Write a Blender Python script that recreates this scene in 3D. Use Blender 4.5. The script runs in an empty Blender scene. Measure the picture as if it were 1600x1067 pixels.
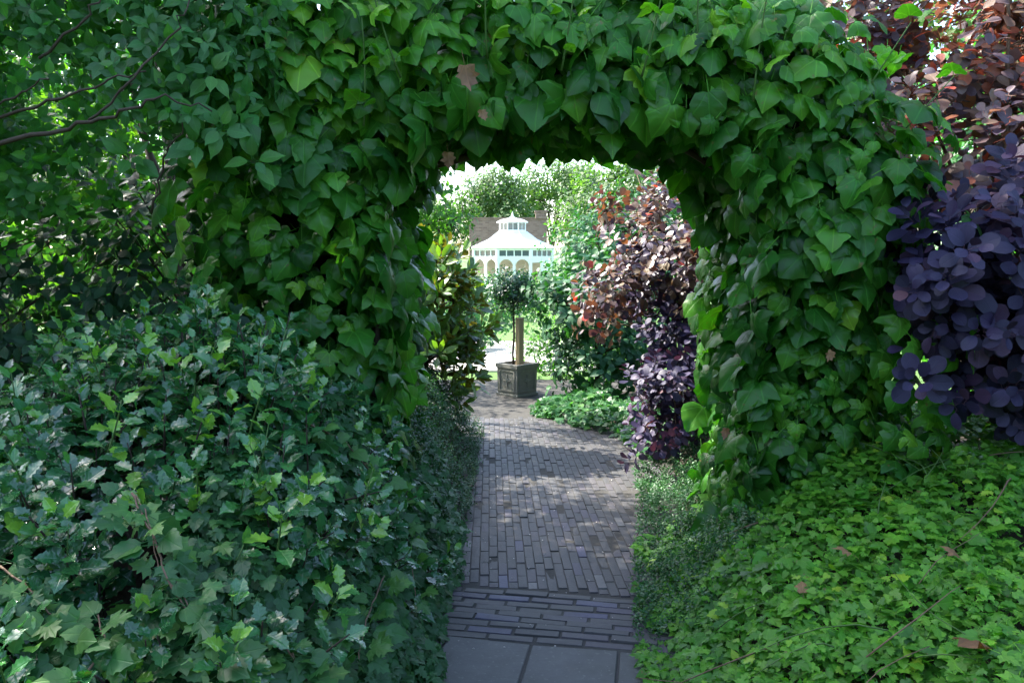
import bpy, math, random
import numpy as np
from mathutils import Vector, Matrix

# ------------------------------------------------------------------ camera, sky, sun, exposure
R = math.radians
sc = bpy.context.scene
CAM = np.array([0.0, 0.0, 1.65]); PITCH = R(6.1); FPX = 1244.0
cam_d = bpy.data.cameras.new('camera'); cam = bpy.data.objects.new('camera', cam_d)
sc.collection.objects.link(cam)
cam.location = CAM; cam.rotation_euler = (R(90) - PITCH, 0, 0)
cam_d.sensor_width = 36; cam_d.lens = FPX / 1600 * 36; cam_d.clip_end = 2000; cam_d.clip_start = 0.02
sc.camera = cam
SUN_EL, SUN_AZ = R(48), R(-62)            # azimuth measured from +Y towards +X: the sun stands to the left, beyond the arch
sd = np.array([math.cos(SUN_EL) * math.sin(SUN_AZ), math.cos(SUN_EL) * math.cos(SUN_AZ), math.sin(SUN_EL)])
w = bpy.data.worlds.new('World'); sc.world = w; w.use_nodes = True
nt = w.node_tree; bg = nt.nodes['Background']
sky = nt.nodes.new('ShaderNodeTexSky'); sky.sky_type = 'NISHITA'; sky.sun_disc = False
sky.sun_elevation = SUN_EL; sky.sun_rotation = SUN_AZ
sky.air_density = 1.0; sky.dust_density = 2.0; sky.ozone_density = 1.0
nt.links.new(sky.outputs[0], bg.inputs[0]); bg.inputs[1].default_value = 0.15
sl = bpy.data.lights.new('sun', 'SUN'); sl.energy = 4.0; sl.angle = R(0.53); sl.color = (1, 0.95, 0.86)
so = bpy.data.objects.new('sun', sl); sc.collection.objects.link(so)
so.rotation_euler = Vector(sd).to_track_quat('Z', 'Y').to_euler()
vs = sc.view_settings; vs.view_transform = 'Standard'; vs.look = 'None'; vs.exposure = 2.45; vs.gamma = 1.0; vs.use_curve_mapping = False
sc.cycles.max_bounces = 7; sc.cycles.diffuse_bounces = 4; sc.cycles.glossy_bounces = 3
sc.cycles.transmission_bounces = 4; sc.cycles.caustics_reflective = False; sc.cycles.caustics_refractive = False
sc.cycles.use_denoising = True

rng = np.random.default_rng(11); random.seed(11)
COL = sc.collection

# ------------------------------------------------------------------ helpers
def tag(o, label=None, cat=None, group=None, kind=None):
    if label: o['label'] = label
    if cat: o['category'] = cat
    if group: o['group'] = group
    if kind: o['kind'] = kind
    return o
def empty(name, loc, label=None, cat=None, group=None, kind=None):
    o = bpy.data.objects.new(name, None); o.empty_display_size = 0.1; COL.objects.link(o); o.location = loc
    return tag(o, label, cat, group, kind)
def link(name, me, mat, parent=None, smooth=False):
    o = bpy.data.objects.new(name, me); COL.objects.link(o)
    if mat is not None and not me.materials: me.materials.append(mat)
    if parent is not None:
        o.parent = parent; o.location = -Vector(parent['_o']) if '_o' in parent else (0, 0, 0)
    return o
def npmesh(name, V, F, attr=None, smooth=True):
    """V (n,3), F (m,3) triangles or list of polygons"""
    me = bpy.data.meshes.new(name)
    if isinstance(F, np.ndarray):
        n, m = len(V), len(F); k = F.shape[1]
        me.vertices.add(n); me.vertices.foreach_set('co', np.ascontiguousarray(V, np.float32).ravel())
        me.loops.add(m * k); me.loops.foreach_set('vertex_index', np.ascontiguousarray(F, np.int32).ravel())
        me.polygons.add(m); me.polygons.foreach_set('loop_start', np.arange(0, m * k, k, dtype=np.int32))
        me.polygons.foreach_set('loop_total', np.full(m, k, np.int32))
        me.update(calc_edges=True)
    else:
        me.from_pydata([tuple(v) for v in V], [], F); me.update()
    if attr is not None:
        a = me.attributes.new('leaf', 'FLOAT_VECTOR', 'POINT')
        a.data.foreach_set('vector', np.ascontiguousarray(attr, np.float32).ravel())
    me.polygons.foreach_set('use_smooth', np.full(len(me.polygons), smooth, bool))
    return me
class MB:
    """collects simple solids into one mesh"""
    def __init__(s): s.V = []; s.F = []
    def add(s, V, F):
        b = len(s.V); s.V += [tuple(v) for v in V]; s.F += [tuple(b + i for i in f) for f in F]; return s
    def box(s, x0, x1, y0, y1, z0, z1, M=None):
        V = [(x, y, z) for z in (z0, z1) for y in (y0, y1) for x in (x0, x1)]
        if M is not None: V = [M(v) for v in V]
        return s.add(V, [(0, 2, 3, 1), (4, 5, 7, 6), (0, 1, 5, 4), (2, 6, 7, 3), (0, 4, 6, 2), (1, 3, 7, 5)])
    def tube(s, P, rad, n=5):
        P = [np.array(p, float) for p in P]; rings = []; b = len(s.V); ref = np.array([0.31, 0.2, 0.93])
        for i, p in enumerate(P):
            d = P[min(i + 1, len(P) - 1)] - P[max(i - 1, 0)]; d /= np.linalg.norm(d) + 1e-9
            u = np.cross(d, ref); nu = np.linalg.norm(u)
            if nu < 1e-3: u = np.cross(d, [1, 0, 0]); nu = np.linalg.norm(u)
            u /= nu; v = np.cross(d, u); r = rad[i] if hasattr(rad, '__len__') else rad
            for k in range(n):
                a = 2 * math.pi * k / n; s.V.append(tuple(p + r * (math.cos(a) * u + math.sin(a) * v)))
        for i in range(len(P) - 1):
            for k in range(n):
                k2 = (k + 1) % n
                s.F.append((b + i * n + k, b + i * n + k2, b + (i + 1) * n + k2, b + (i + 1) * n + k))
        s.F.append(tuple(b + k for k in range(n))[::-1]); s.F.append(tuple(b + (len(P) - 1) * n + k for k in range(n)))
        return s
    def lathe(s, prof, n=16, c=(0, 0, 0), rot=0.0, cap=True):
        b = len(s.V)
        for r, z in prof:
            for k in range(n):
                a = 2 * math.pi * k / n + rot; s.V.append((c[0] + r * math.cos(a), c[1] + r * math.sin(a), c[2] + z))
        for i in range(len(prof) - 1):
            for k in range(n):
                k2 = (k + 1) % n; s.F.append((b + i * n + k, b + i * n + k2, b + (i + 1) * n + k2, b + (i + 1) * n + k))
        if cap:
            s.F.append(tuple(b + k for k in range(n))[::-1]); s.F.append(tuple(b + (len(prof) - 1) * n + k for k in range(n)))
        return s
    def build(s, name, mat, parent=None, smooth=False, bevel=0):
        me = bpy.data.meshes.new(name); me.from_pydata(s.V, [], s.F); me.update()
        if smooth: me.polygons.foreach_set('use_smooth', np.full(len(me.polygons), True, bool))
        o = link(name, me, mat, parent)
        if bevel:
            m = o.modifiers.new('bevel', 'BEVEL'); m.width = bevel; m.segments = 2; m.limit_method = 'ANGLE'; m.angle_limit = R(35)
        return o
def at(px, py, Y):
    u = (px - 800) / FPX; v = (533.5 - py) / FPX
    d = np.array([u, math.cos(PITCH) + v * math.sin(PITCH), -math.sin(PITCH) + v * math.cos(PITCH)])
    return CAM + d * Y / d[1]
def unit(a): return a / (np.linalg.norm(a, axis=-1, keepdims=True) + 1e-9)
def rnd_dir(n): return unit(rng.normal(size=(n, 3)))
_g = rng.uniform(-1, 1, (64, 64, 2))
def vnoise(x, y, f=1.0, seed=0):
    """smooth value noise on arrays"""
    x = np.asarray(x, float) * f + 13.7 * seed; y = np.asarray(y, float) * f + 7.3 * seed
    i = np.floor(x).astype(int); j = np.floor(y).astype(int); fx = x - i; fy = y - j
    fx = fx * fx * (3 - 2 * fx); fy = fy * fy * (3 - 2 * fy); g = lambda a, b: _g[a % 64, b % 64, 0]
    return (g(i, j) * (1 - fx) + g(i + 1, j) * fx) * (1 - fy) + (g(i, j + 1) * (1 - fx) + g(i + 1, j + 1) * fx) * fy

# ------------------------------------------------------------------ materials
def newmat(name):
    m = bpy.data.materials.new(name); m.use_nodes = True; t = m.node_tree
    return m, t, t.nodes['Principled BSDF'], t.nodes['Material Output']
def nd(t, typ, **kw):
    n = t.nodes.new(typ)
    for k, v in kw.items(): setattr(n, k, v)
    return n
def ma(t, op, a, b=None, c=None):
    n = nd(t, 'ShaderNodeMath', operation=op)
    for i, v in enumerate((a, b, c)):
        if v is None: continue
        if isinstance(v, (int, float)): n.inputs[i].default_value = v
        else: t.links.new(v, n.inputs[i])
    return n.outputs[0]
def ramp(t, fac, stops, interp='LINEAR'):
    n = nd(t, 'ShaderNodeValToRGB'); n.color_ramp.interpolation = interp; e = n.color_ramp.elements
    while len(e) < len(stops): e.new(0.5)
    for el, (p, c) in zip(e, stops): el.position = p; el.color = (*c, 1)
    t.links.new(fac, n.inputs[0]); return n.outputs[0]
def mixc(t, fac, a, b, mode='MIX'):
    n = nd(t, 'ShaderNodeMix', data_type='RGBA', blend_type=mode)
    for i, v in ((0, fac), (6, a), (7, b)):
        if isinstance(v, (int, float)): n.inputs[i].default_value = v
        elif isinstance(v, tuple): n.inputs[i].default_value = (*v, 1)
        else: t.links.new(v, n.inputs[i])
    return n.outputs[2]
def leaf_mat(name, stops, veins='pinnate', rough=0.42, trans=0.35, tcol=(0.75, 1.0, 0.25), spec=0.5, under=None, vein_amt=0.35, petiole=None, spots=False):
    m, t, p, out = newmat(name)
    a = nd(t, 'ShaderNodeAttribute', attribute_name='leaf'); s = nd(t, 'ShaderNodeSeparateXYZ'); t.links.new(a.outputs['Vector'], s.inputs[0])
    x, y, r = s.outputs; ax = ma(t, 'ABSOLUTE', x)
    col = ramp(t, r, stops)
    no = nd(t, 'ShaderNodeTexNoise'); no.inputs['Scale'].default_value = 14; no.inputs['Detail'].default_value = 3
    geo = nd(t, 'ShaderNodeNewGeometry'); t.links.new(geo.outputs['Position'], no.inputs['Vector'])
    hv = nd(t, 'ShaderNodeHueSaturation'); t.links.new(col, hv.inputs['Color'])
    t.links.new(ma(t, 'MULTIPLY_ADD', no.outputs[0], 0.7, 0.65), hv.inputs['Value'])
    t.links.new(ma(t, 'MULTIPLY_ADD', no.outputs[0], 0.04, 0.48), hv.inputs['Hue'])
    col = hv.outputs[0]
    if veins:
        if veins == 'palmate':
            an = ma(t, 'ARCTAN2', ax, ma(t, 'ADD', y, 0.03)); rad = ma(t, 'SQRT', ma(t, 'ADD', ma(t, 'MULTIPLY', x, x), ma(t, 'MULTIPLY', y, y)))
            dv = ma(t, 'MULTIPLY', ma(t, 'PINGPONG', an, 0.36), rad)
            vm = ma(t, 'SMOOTH_MIN', 1.0, ma(t, 'MAXIMUM', 0.0, ma(t, 'SUBTRACT', 1.0, ma(t, 'MULTIPLY', dv, 38.0))), 0.05)
        else:
            mid = ma(t, 'MAXIMUM', 0.0, ma(t, 'SUBTRACT', 1.0, ma(t, 'MULTIPLY', ax, 32.0)))
            pp = ma(t, 'PINGPONG', ma(t, 'SUBTRACT', y, ma(t, 'MULTIPLY', ax, 0.8)), 0.075)
            lat = ma(t, 'MULTIPLY', ma(t, 'MAXIMUM', 0.0, ma(t, 'SUBTRACT', 1.0, ma(t, 'MULTIPLY', pp, 70.0))), 0.45)
            vm = ma(t, 'MAXIMUM', mid, lat)
        lighter = mixc(t, 1.0, col, (1.9, 1.7, 1.6), 'MULTIPLY')
        col = mixc(t, ma(t, 'MULTIPLY', vm, vein_amt), col, lighter)
        bu = nd(t, 'ShaderNodeBump'); bu.inputs['Strength'].default_value = 0.25; bu.inputs['Distance'].default_value = 0.004
        t.links.new(ma(t, 'SUBTRACT', ma(t, 'MULTIPLY', no.outputs[0], 0.8), vm), bu.inputs['Height']); t.links.new(bu.outputs[0], p.inputs['Normal'])
    if spots:
        n3 = nd(t, 'ShaderNodeTexNoise'); n3.inputs['Scale'].default_value = 38; n3.inputs['Detail'].default_value = 2; t.links.new(geo.outputs['Position'], n3.inputs['Vector'])
        big = nd(t, 'ShaderNodeTexNoise'); big.inputs['Scale'].default_value = 5; t.links.new(geo.outputs['Position'], big.inputs['Vector'])
        mk = ma(t, 'MULTIPLY', ramp(t, n3.outputs[0], [(.64, (0, 0, 0)), (.70, (1, 1, 1))]), ramp(t, big.outputs[0], [(.5, (0, 0, 0)), (.62, (1, 1, 1))]))
        col = mixc(t, ma(t, 'MULTIPLY', mk, .75), col, (.16, .10, .04))
    pc = petiole or tuple(min(1, c * 1.25) for c in stops[-2][1])
    col = mixc(t, ma(t, 'LESS_THAN', y, -0.12), col, pc)
    if under is not None: col = mixc(t, geo.outputs['Backfacing'], col, under)
    t.links.new(col, p.inputs['Base Color']); p.inputs['Specular IOR Level'].default_value = spec
    t.links.new(ma(t, 'MULTIPLY_ADD', no.outputs[0], 0.25, rough - 0.12), p.inputs['Roughness'])
    tr = nd(t, 'ShaderNodeBsdfTranslucent'); t.links.new(mixc(t, 1.0, mixc(t, 1.0, col, (2.2, 2.2, 2.2), 'MULTIPLY'), tcol, 'MULTIPLY'), tr.inputs[0])
    mx = nd(t, 'ShaderNodeMixShader'); mx.inputs[0].default_value = trans
    t.links.new(p.outputs[0], mx.inputs[1]); t.links.new(tr.outputs[0], mx.inputs[2]); t.links.new(mx.outputs[0], out.inputs[0])
    return m
def surf_mat(name, stops, scale=6.0, rough=0.8, bump=0.3, detail=6, dist=0.01, spec=0.3, coord='pos', stretch=None, extra=None, metallic=0.0):
    m, t, p, out = newmat(name)
    if coord == 'obj': v = nd(t, 'ShaderNodeTexCoord').outputs['Object']
    else: v = nd(t, 'ShaderNodeNewGeometry').outputs['Position']
    if stretch:
        mp = nd(t, 'ShaderNodeMapping'); mp.inputs['Scale'].default_value = stretch; t.links.new(v, mp.inputs[0]); v = mp.outputs[0]
    no = nd(t, 'ShaderNodeTexNoise'); no.inputs['Scale'].default_value = scale; no.inputs['Detail'].default_value = detail; no.inputs['Roughness'].default_value = 0.65
    t.links.new(v, no.inputs['Vector']); col = ramp(t, no.outputs[0], stops)
    if extra: col = extra(t, v, col, no.outputs[0])
    t.links.new(col, p.inputs['Base Color']); p.inputs['Roughness'].default_value = rough; p.inputs['Specular IOR Level'].default_value = spec; p.inputs['Metallic'].default_value = metallic
    if bump:
        bu = nd(t, 'ShaderNodeBump'); bu.inputs['Strength'].default_value = bump; bu.inputs['Distance'].default_value = dist
        t.links.new(no.outputs[0], bu.inputs['Height']); t.links.new(bu.outputs[0], p.inputs['Normal'])
    return m
G = lambda *a: [(i / (len(a) - 1), c) for i, c in enumerate(a)]
M = {}
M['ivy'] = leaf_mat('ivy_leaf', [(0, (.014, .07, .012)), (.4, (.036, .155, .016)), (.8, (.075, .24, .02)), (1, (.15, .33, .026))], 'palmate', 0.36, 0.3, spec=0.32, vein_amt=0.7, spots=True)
M['dogwood'] = leaf_mat('dogwood_leaf', [(0, (.024, .10, .024)), (.6, (.042, .165, .036)), (1, (.075, .23, .04))], 'pinnate', 0.42, 0.42)
M['holly'] = leaf_mat('holly_leaf', [(0, (.014, .07, .028)), (.5, (.028, .13, .042)), (.85, (.055, .19, .045)), (1, (.15, .33, .04))], 'pinnate', 0.17, 0.2, spec=0.85, spots=True)
M['creeper'] = leaf_mat('creeper_leaf', [(0, (.02, .085, .025)), (.6, (.035, .13, .035)), (1, (.09, .22, .045))], 'palmate', 0.45, 0.35)
M['cover'] = leaf_mat('ground_cover_leaf', [(0, (.034, .13, .014)), (.45, (.075, .24, .018)), (.85, (.13, .33, .024)), (1, (.24, .40, .03))], 'palmate', 0.5, 0.34, vein_amt=0.3, spots=True)
M['tiny'] = leaf_mat('tiny_leaf', [(0, (.014, .06, .022)), (1, (.032, .11, .034))], None, 0.45, 0.2)
M['tiny2'] = leaf_mat('tiny_pale_leaf', [(0, (.02, .085, .025)), (1, (.045, .15, .035))], None, 0.45, 0.25)
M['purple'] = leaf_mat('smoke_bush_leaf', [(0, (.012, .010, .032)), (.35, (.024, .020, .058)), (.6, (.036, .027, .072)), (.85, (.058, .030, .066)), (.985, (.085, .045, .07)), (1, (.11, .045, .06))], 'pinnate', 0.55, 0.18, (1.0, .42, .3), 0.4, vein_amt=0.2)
M['bronze'] = leaf_mat('smoke_bush_lit_leaf', [(0, (.05, .035, .06)), (.3, (.10, .07, .085)), (.55, (.16, .10, .085)), (.72, (.14, .10, .045)), (.84, (.36, .09, .055)), (1, (.55, .08, .04))], 'pinnate', 0.42, 0.2, (1.0, .55, .3), 0.6, vein_amt=0.2)  # smoke bush leaf with sunlight painted into the colour, plus red tips
M['bronze2'] = leaf_mat('far_smoke_bush_lit_leaf', [(0, (.05, .035, .07)), (.3, (.075, .052, .065)), (.55, (.12, .08, .06)), (.85, (.13, .09, .04)), (.95, (.2, .08, .05)), (1, (.42, .06, .03))], 'pinnate', 0.4, 0.2, (1.0, .5, .3), 0.6, vein_amt=0.2)  # lit leaves of the far bush, sunlight put into a browner colour
M['magnolia'] = leaf_mat('magnolia_leaf', [(0, (.04, .11, .02)), (.6, (.08, .17, .025)), (1, (.15, .24, .03))], 'pinnate', 0.26, 0.32, (1, 1, .25), 0.7, under=(.075, .07, .02))
M['viburnum'] = leaf_mat('viburnum_leaf', [(0, (.008, .034, .014)), (.7, (.015, .06, .022)), (1, (.026, .095, .028))], 'pinnate', 0.5, 0.2, spec=.3)
M['lime'] = leaf_mat('sunlit_tree_leaf', [(0, (.04, .13, .02)), (.6, (.07, .17, .02)), (1, (.12, .22, .03))], None, 0.5, 0.5, (.9, 1, .2))
M['teal'] = leaf_mat('hydrangea_leaf', [(0, (.014, .065, .03)), (.7, (.026, .10, .038)), (1, (.06, .15, .04))], 'pinnate', 0.5, 0.25, spec=.3)
M['fresh'] = leaf_mat('fresh_leaf', [(0, (.032, .10, .02)), (.6, (.06, .15, .028)), (1, (.11, .21, .04))], None, 0.5, 0.4)
M['far'] = leaf_mat('far_tree_leaf', [(0, (.04, .095, .03)), (.5, (.068, .13, .038)), (1, (.115, .165, .05))], None, 0.6, 0.35)
M['bay'] = leaf_mat('bay_leaf', [(0, (.012, .045, .025)), (.8, (.022, .075, .035)), (1, (.04, .11, .04))], None, 0.34, 0.2)
M['cypress'] = leaf_mat('cypress_leaf', [(0, (.03, .075, .03)), (1, (.06, .12, .04))], None, 0.6, 0.2)
M['dead'] = leaf_mat('dead_leaf', [(0, (.13, .07, .03)), (1, (.26, .15, .07))], 'palmate', 0.7, 0.25, (1, .7, .4))
M['bark'] = surf_mat('bark', G((.02, .014, .01), (.05, .036, .026), (.08, .062, .045)), 18, 0.85, 0.8, stretch=(1, 1, .3))
M['vine'] = surf_mat('vine_stem', G((.09, .055, .035), (.16, .10, .065), (.2, .15, .09)), 30, 0.7, 0.4)
M['green_stem'] = surf_mat('green_stem', G((.05, .11, .025), (.08, .16, .04)), 30, 0.6, 0.2)
M['shade_fill'] = surf_mat('dark_gap_fill', G((.004, .006, .003), (.012, .014, .007), (.022, .018, .010)), 22, 0.95, 1.0, dist=0.03)  # near-black tone standing in for the shade between leaves
M['soil'] = surf_mat('soil', G((.012, .010, .007), (.03, .024, .016), (.055, .042, .028)), 12, 0.95, 0.9, dist=0.02)
M['lawn'] = surf_mat('lawn', G((.04, .09, .02), (.07, .14, .03), (.10, .17, .04)), 8, 0.9, 0.8, dist=0.03)

# ------------------------------------------------------------------ leaf templates (unit length along +y, petiole runs to -y)
class Tmpl:
    def __init__(s, V, F, A): s.V = np.array(V, float); s.F = np.array(F, int); s.A = np.array(A, float)
def add_petiole(V, F, A, L, th=0.016, sag=0.25):
    b = len(V)
    for i, tt in enumerate((0, 1)):
        y = -L * tt; z = -sag * L * tt * tt
        for k in range(3):
            a = 2 * math.pi * k / 3; V.append((th * math.cos(a), y, z + th * math.sin(a))); A.append((0, -1.0 if i or True else 0))
    for i in range(1):
        for k in range(3):
            k2 = (k + 1) % 3; p, q, r_, s_ = b + i * 3 + k, b + i * 3 + k2, b + i * 3 + 3 + k2, b + i * 3 + 3 + k
            F += [(p, q, r_), (p, r_, s_)]
def strip_leaf(ys, ws, fold=0.25, droop=0.25, wave=0.0, twist=0.0, petiole=0.0, r=random):
    """midrib leaf from stations; first and last station are points"""
    V, F, A = [], [], []; rows = []
    for i, (y, wd) in enumerate(zip(ys, ws)):
        zc = -droop * y * y; tw = twist * y
        if wd < 1e-4: V.append((0, y, zc)); A.append((0, y)); rows.append((len(V) - 1,)); continue
        wl = wd * r.uniform(.93, 1.07); wr = wd * r.uniform(.93, 1.07)
        dl = wave * r.uniform(-1, 1); dr = wave * r.uniform(-1, 1)
        V += [(-wl, y, zc + fold * wl + dl - tw * wl), (0, y, zc), (wr, y, zc + fold * wr + dr + tw * wr)]
        A += [(-wl, y), (0, y), (wr, y)]; rows.append((len(V) - 3, len(V) - 2, len(V) - 1))
    for a, b in zip(rows, rows[1:]):
        if len(a) == 1: F += [(a[0], b[1], b[0]), (a[0], b[2], b[1])]
        elif len(b) == 1: F += [(a[0], a[1], b[0]), (a[1], a[2], b[0])]
        else: F += [(a[0], a[1], b[1]), (a[0], b[1], b[0]), (a[1], a[2], b[2]), (a[1], b[2], b[1])]
    if petiole: add_petiole(V, F, A, petiole)
    return Tmpl(V, F, A)
def fan_leaf(half, cy=0.36, convex=0.5, jit=0.02, ripple=0.03, ring=True, petiole=0.0, bite=False, fold=0.0, r=random):
    """palmate leaf from a half outline running base -> tip"""
    out = []
    for k, (x, y) in enumerate(half): out.append((x + r.uniform(-jit, jit) * (x > 0), y + r.uniform(-jit, jit)))
    left = [(-x + r.uniform(-jit, jit), y + r.uniform(-jit, jit)) for x, y in half[1:-1]][::-1]
    o = np.array(out + left); n = len(o)
    if bite:
        k = r.randrange(2, n - 2); c = o[k]
        for q in range(n):
            d = np.linalg.norm(o[q] - c)
            if d < 0.24: o[q] = o[q] + (np.array([0, cy]) - o[q]) * (0.45 * (1 - d / 0.3))
    z = lambda x, y, e: -convex * (x * x * .8 + (y - .4) ** 2 * .45) + fold * abs(x) + e
    V = [(0, cy, z(0, cy, 0))]; A = [(0, cy)]; F = []
    if ring:
        for x, y in o:
            X, Y = x * .55, cy + (y - cy) * .55; V.append((X, Y, z(X, Y, r.uniform(-.4, .4) * ripple))); A.append((X, Y))
        for x, y in o: V.append((x, y, z(x, y, r.uniform(-1, 1) * ripple))); A.append((x, y))
        for k in range(n):
            k2 = (k + 1) % n
            F += [(0, 1 + k, 1 + k2), (1 + k, 1 + n + k, 1 + n + k2), (1 + k, 1 + n + k2, 1 + k2)]
    else:
        for x, y in o: V.append((x, y, z(x, y, r.uniform(-1, 1) * ripple))); A.append((x, y))
        for k in range(n): F.append((0, 1 + k, 1 + (k + 1) % n))
    if petiole: add_petiole(V, F, A, petiole)
    return Tmpl(V, F, A)
rr = random.Random(5)
IVY_L = [(0, .05), (.13, -.05), (.28, -.03), (.40, .05), (.52, .2), (.47, .3), (.40, .40), (.37, .5), (.30, .62), (.21, .76), (.1, .9), (0, 1.0)]
IVY_O = [(0, .04), (.14, -.04), (.30, .0), (.42, .12), (.47, .25), (.45, .37), (.43, .48), (.35, .6), (.27, .72), (.17, .84), (.08, .93), (0, 1.0)]
IVY_T = [(0, .06), (.12, -.06), (.3, -.05), (.46, .0), (.6, .2), (.47, .27), (.40, .34), (.44, .48), (.36, .54), (.3, .6), (.17, .8), (0, 1.02)]
T = {}
WD = lambda h: [(x * 1.16, y) for x, y in h]
IVY_S = [(0, .07), (.1, -.07), (.26, -.1), (.34, -.03), (.52, .02), (.66, .22), (.5, .29), (.38, .36), (.41, .5), (.33, .57), (.27, .7), (.12, .86), (0, 1.03)]
IVY_L, IVY_O, IVY_T = WD(IVY_L), WD(IVY_O), WD(IVY_T)
T['ivy'] = [fan_leaf(h, .36, rr.uniform(.5, 1.7), .028, .045, True, rr.uniform(.3, .55), bite=(i % 4 == 3), fold=rr.uniform(-.05, .35), r=rr)
            for i, h in enumerate([IVY_L, IVY_O, IVY_T, IVY_S, IVY_L, IVY_O, IVY_S, IVY_T, IVY_O, IVY_L, IVY_T, IVY_L, IVY_S, IVY_L, IVY_O, IVY_T, IVY_L, IVY_S])]
HOP = [(0, .1), (.1, .0), (.32, -.04), (.36, .1), (.56, .24), (.38, .28), (.22, .38), (.36, .56), (.2, .6), (.25, .76), (.1, .82), (0, 1.02)]
HOP2 = [(0, .06), (.2, -.02), (.36, .1), (.42, .24), (.36, .36), (.38, .48), (.28, .56), (.26, .7), (.14, .78), (0, 1.0)]
T['ivy_low'] = [fan_leaf(h, .36, rr.uniform(.2, .8), .03, .03, False, 0, r=rr) for h in (IVY_L[::2] + IVY_L[-1:], IVY_O[::2] + IVY_O[-1:])]
T['creeper'] = [fan_leaf(h, .34, rr.uniform(.2, .8), .02, .03, True, .7, fold=.12, r=rr) for h in (HOP, HOP2, HOP, HOP2, HOP, HOP)]
T['cover'] = [fan_leaf(h, .34, rr.uniform(.1, .8), .025, .045, False, .5, fold=.15, r=rr) for h in (HOP, HOP2, HOP, HOP2, HOP, HOP, HOP2, HOP)]
T['smoke'] = [strip_leaf([0, .12, .32, .55, .76, .92, 1], [0, .16, .31, .38, .35, .2, 0], rr.uniform(-.1, .4), rr.uniform(-.05, .5), .02, rr.uniform(-.25, .25), .3, rr) for _ in range(10)]
T['dogwood'] = [strip_leaf([0, .1, .28, .48, .68, .84, 1], [0, .15, .27, .29, .2, .08, 0], rr.uniform(.1, .35), rr.uniform(.1, .45), .012, rr.uniform(-.2, .2), .15, rr) for _ in range(8)]
T['dogwood_s'] = [strip_leaf([0, .3, .65, 1], [0, .26, .22, 0], rr.uniform(.1, .35), rr.uniform(.1, .4), .01, 0, 0, rr) for _ in range(4)]
def holly(r):
    V = strip_leaf([0, .12, .2, .3, .41, .52, .62, .73, .82, .9, 1], [0, .13, .27, .21, .34, .25, .32, .2, .2, .08, 0], r.uniform(.1, .4), r.uniform(0, .35), .045, r.uniform(-.2, .2), .16, r)
    return V
T['holly'] = [holly(rr) for _ in range(10)]
T['magnolia'] = [strip_leaf([0, .15, .38, .62, .82, 1], [0, .11, .19, .2, .13, 0], rr.uniform(.1, .45), rr.uniform(-.1, .3), .01, rr.uniform(-.2, .2), .12, rr) for _ in range(8)]
T['oval'] = [strip_leaf([0, .2, .5, .78, 1], [0, .22, .31, .2, 0], rr.uniform(.05, .35), rr.uniform(0, .4), .015, rr.uniform(-.2, .2), .0, rr) for _ in range(6)]
T['card'] = [strip_leaf([0, .45, 1], [0, .32, 0], rr.uniform(.0, .5), rr.uniform(0, .4), .02, 0, 0, rr) for _ in range(5)]
DEADL = [(0, .05), (.2, -.02), (.42, .1), (.34, .28), (.55, .42), (.3, .5), (.34, .72), (.14, .76), (0, 1.0)]
T['dead'] = [fan_leaf(DEADL, .36, 1.6, .05, .12, True, .5, fold=.4, r=rr) for _ in range(4)]

# ------------------------------------------------------------------ foliage registry
PLANTS = []
class Plant:
    def __init__(s, name, root, mat, tm, parts=0, rest='foliage', leafname='leaf', kindrest='stuff'):
        s.name, s.root, s.mat, s.tm, s.parts, s.rest, s.leafname, s.kindrest = name, root, mat, T[tm], parts, rest, leafname, kindrest
        s.low = None; s.P, s.N, s.D, s.S, s.R = [], [], [], [], []; PLANTS.append(s)
    def add(s, p, nrm, tip, size, rv=None):
        n = len(p); s.P.append(p); s.N.append(nrm); s.D.append(tip); s.S.append(np.broadcast_to(size, (n,)).astype(float))
        s.R.append(rng.beta(1.6, 1.9, n) if rv is None else np.clip(np.broadcast_to(rv, (n,)), 0, 1).astype(float))
    def final(s):
        if isinstance(s.P, np.ndarray): return
        s.P, s.N, s.D = (np.concatenate(a) for a in (s.P, s.N, s.D)); s.S = np.concatenate(s.S); s.R = np.concatenate(s.R)
        y = unit(s.D); z = unit(s.N - (s.N * y).sum(1, keepdims=True) * y); x = np.cross(y, z)
        s.M = np.stack([x, y, z], 2); s.var = rng.integers(0, len(s.tm), len(s.P))
def shoots(pl, P, D, n, size, span=0.16, alpha=(65, 35), up=0.35, style='golden', jit=0.15, rv=None, petiole=0.25, tip_scale=.6):
    """leafy shoots: n leaves along a stem of length span starting at P, direction D"""
    S = len(P); D = unit(D); ref = rnd_dir(S); u = unit(np.cross(D, ref)); v = np.cross(D, u); ph0 = rng.uniform(0, 6.28, S)
    for i in range(n):
        f = (i + .5) / n
        if style == 'golden': ph = ph0 + 2.4 * i
        else: ph = ph0 + (i % 2) * math.pi + (i // 2) * math.pi / 2
        ph = ph + rng.normal(0, jit, S); al = np.radians(alpha[0] + (alpha[1] - alpha[0]) * f + rng.normal(0, 9, S))
        rad = np.cos(ph)[:, None] * u + np.sin(ph)[:, None] * v; ca, sa = np.cos(al)[:, None], np.sin(al)[:, None]
        t = ca * D + sa * rad; nn = sa * D - ca * rad
        nn = unit(nn + up * np.array([0, 0, 1.0]) + rng.normal(0, jit, (S, 3)))
        sz = size * (1 - (1 - tip_scale) * f ** 2) * rng.uniform(.75, 1.15, S)
        p = P + D * (span * f)[..., None] if hasattr(span, '__len__') else P + D * span * f
        pl.add(p + t * (sz * petiole)[:, None], nn, t, sz, None if rv is None else rv + rng.normal(0, .18, S))
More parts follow.
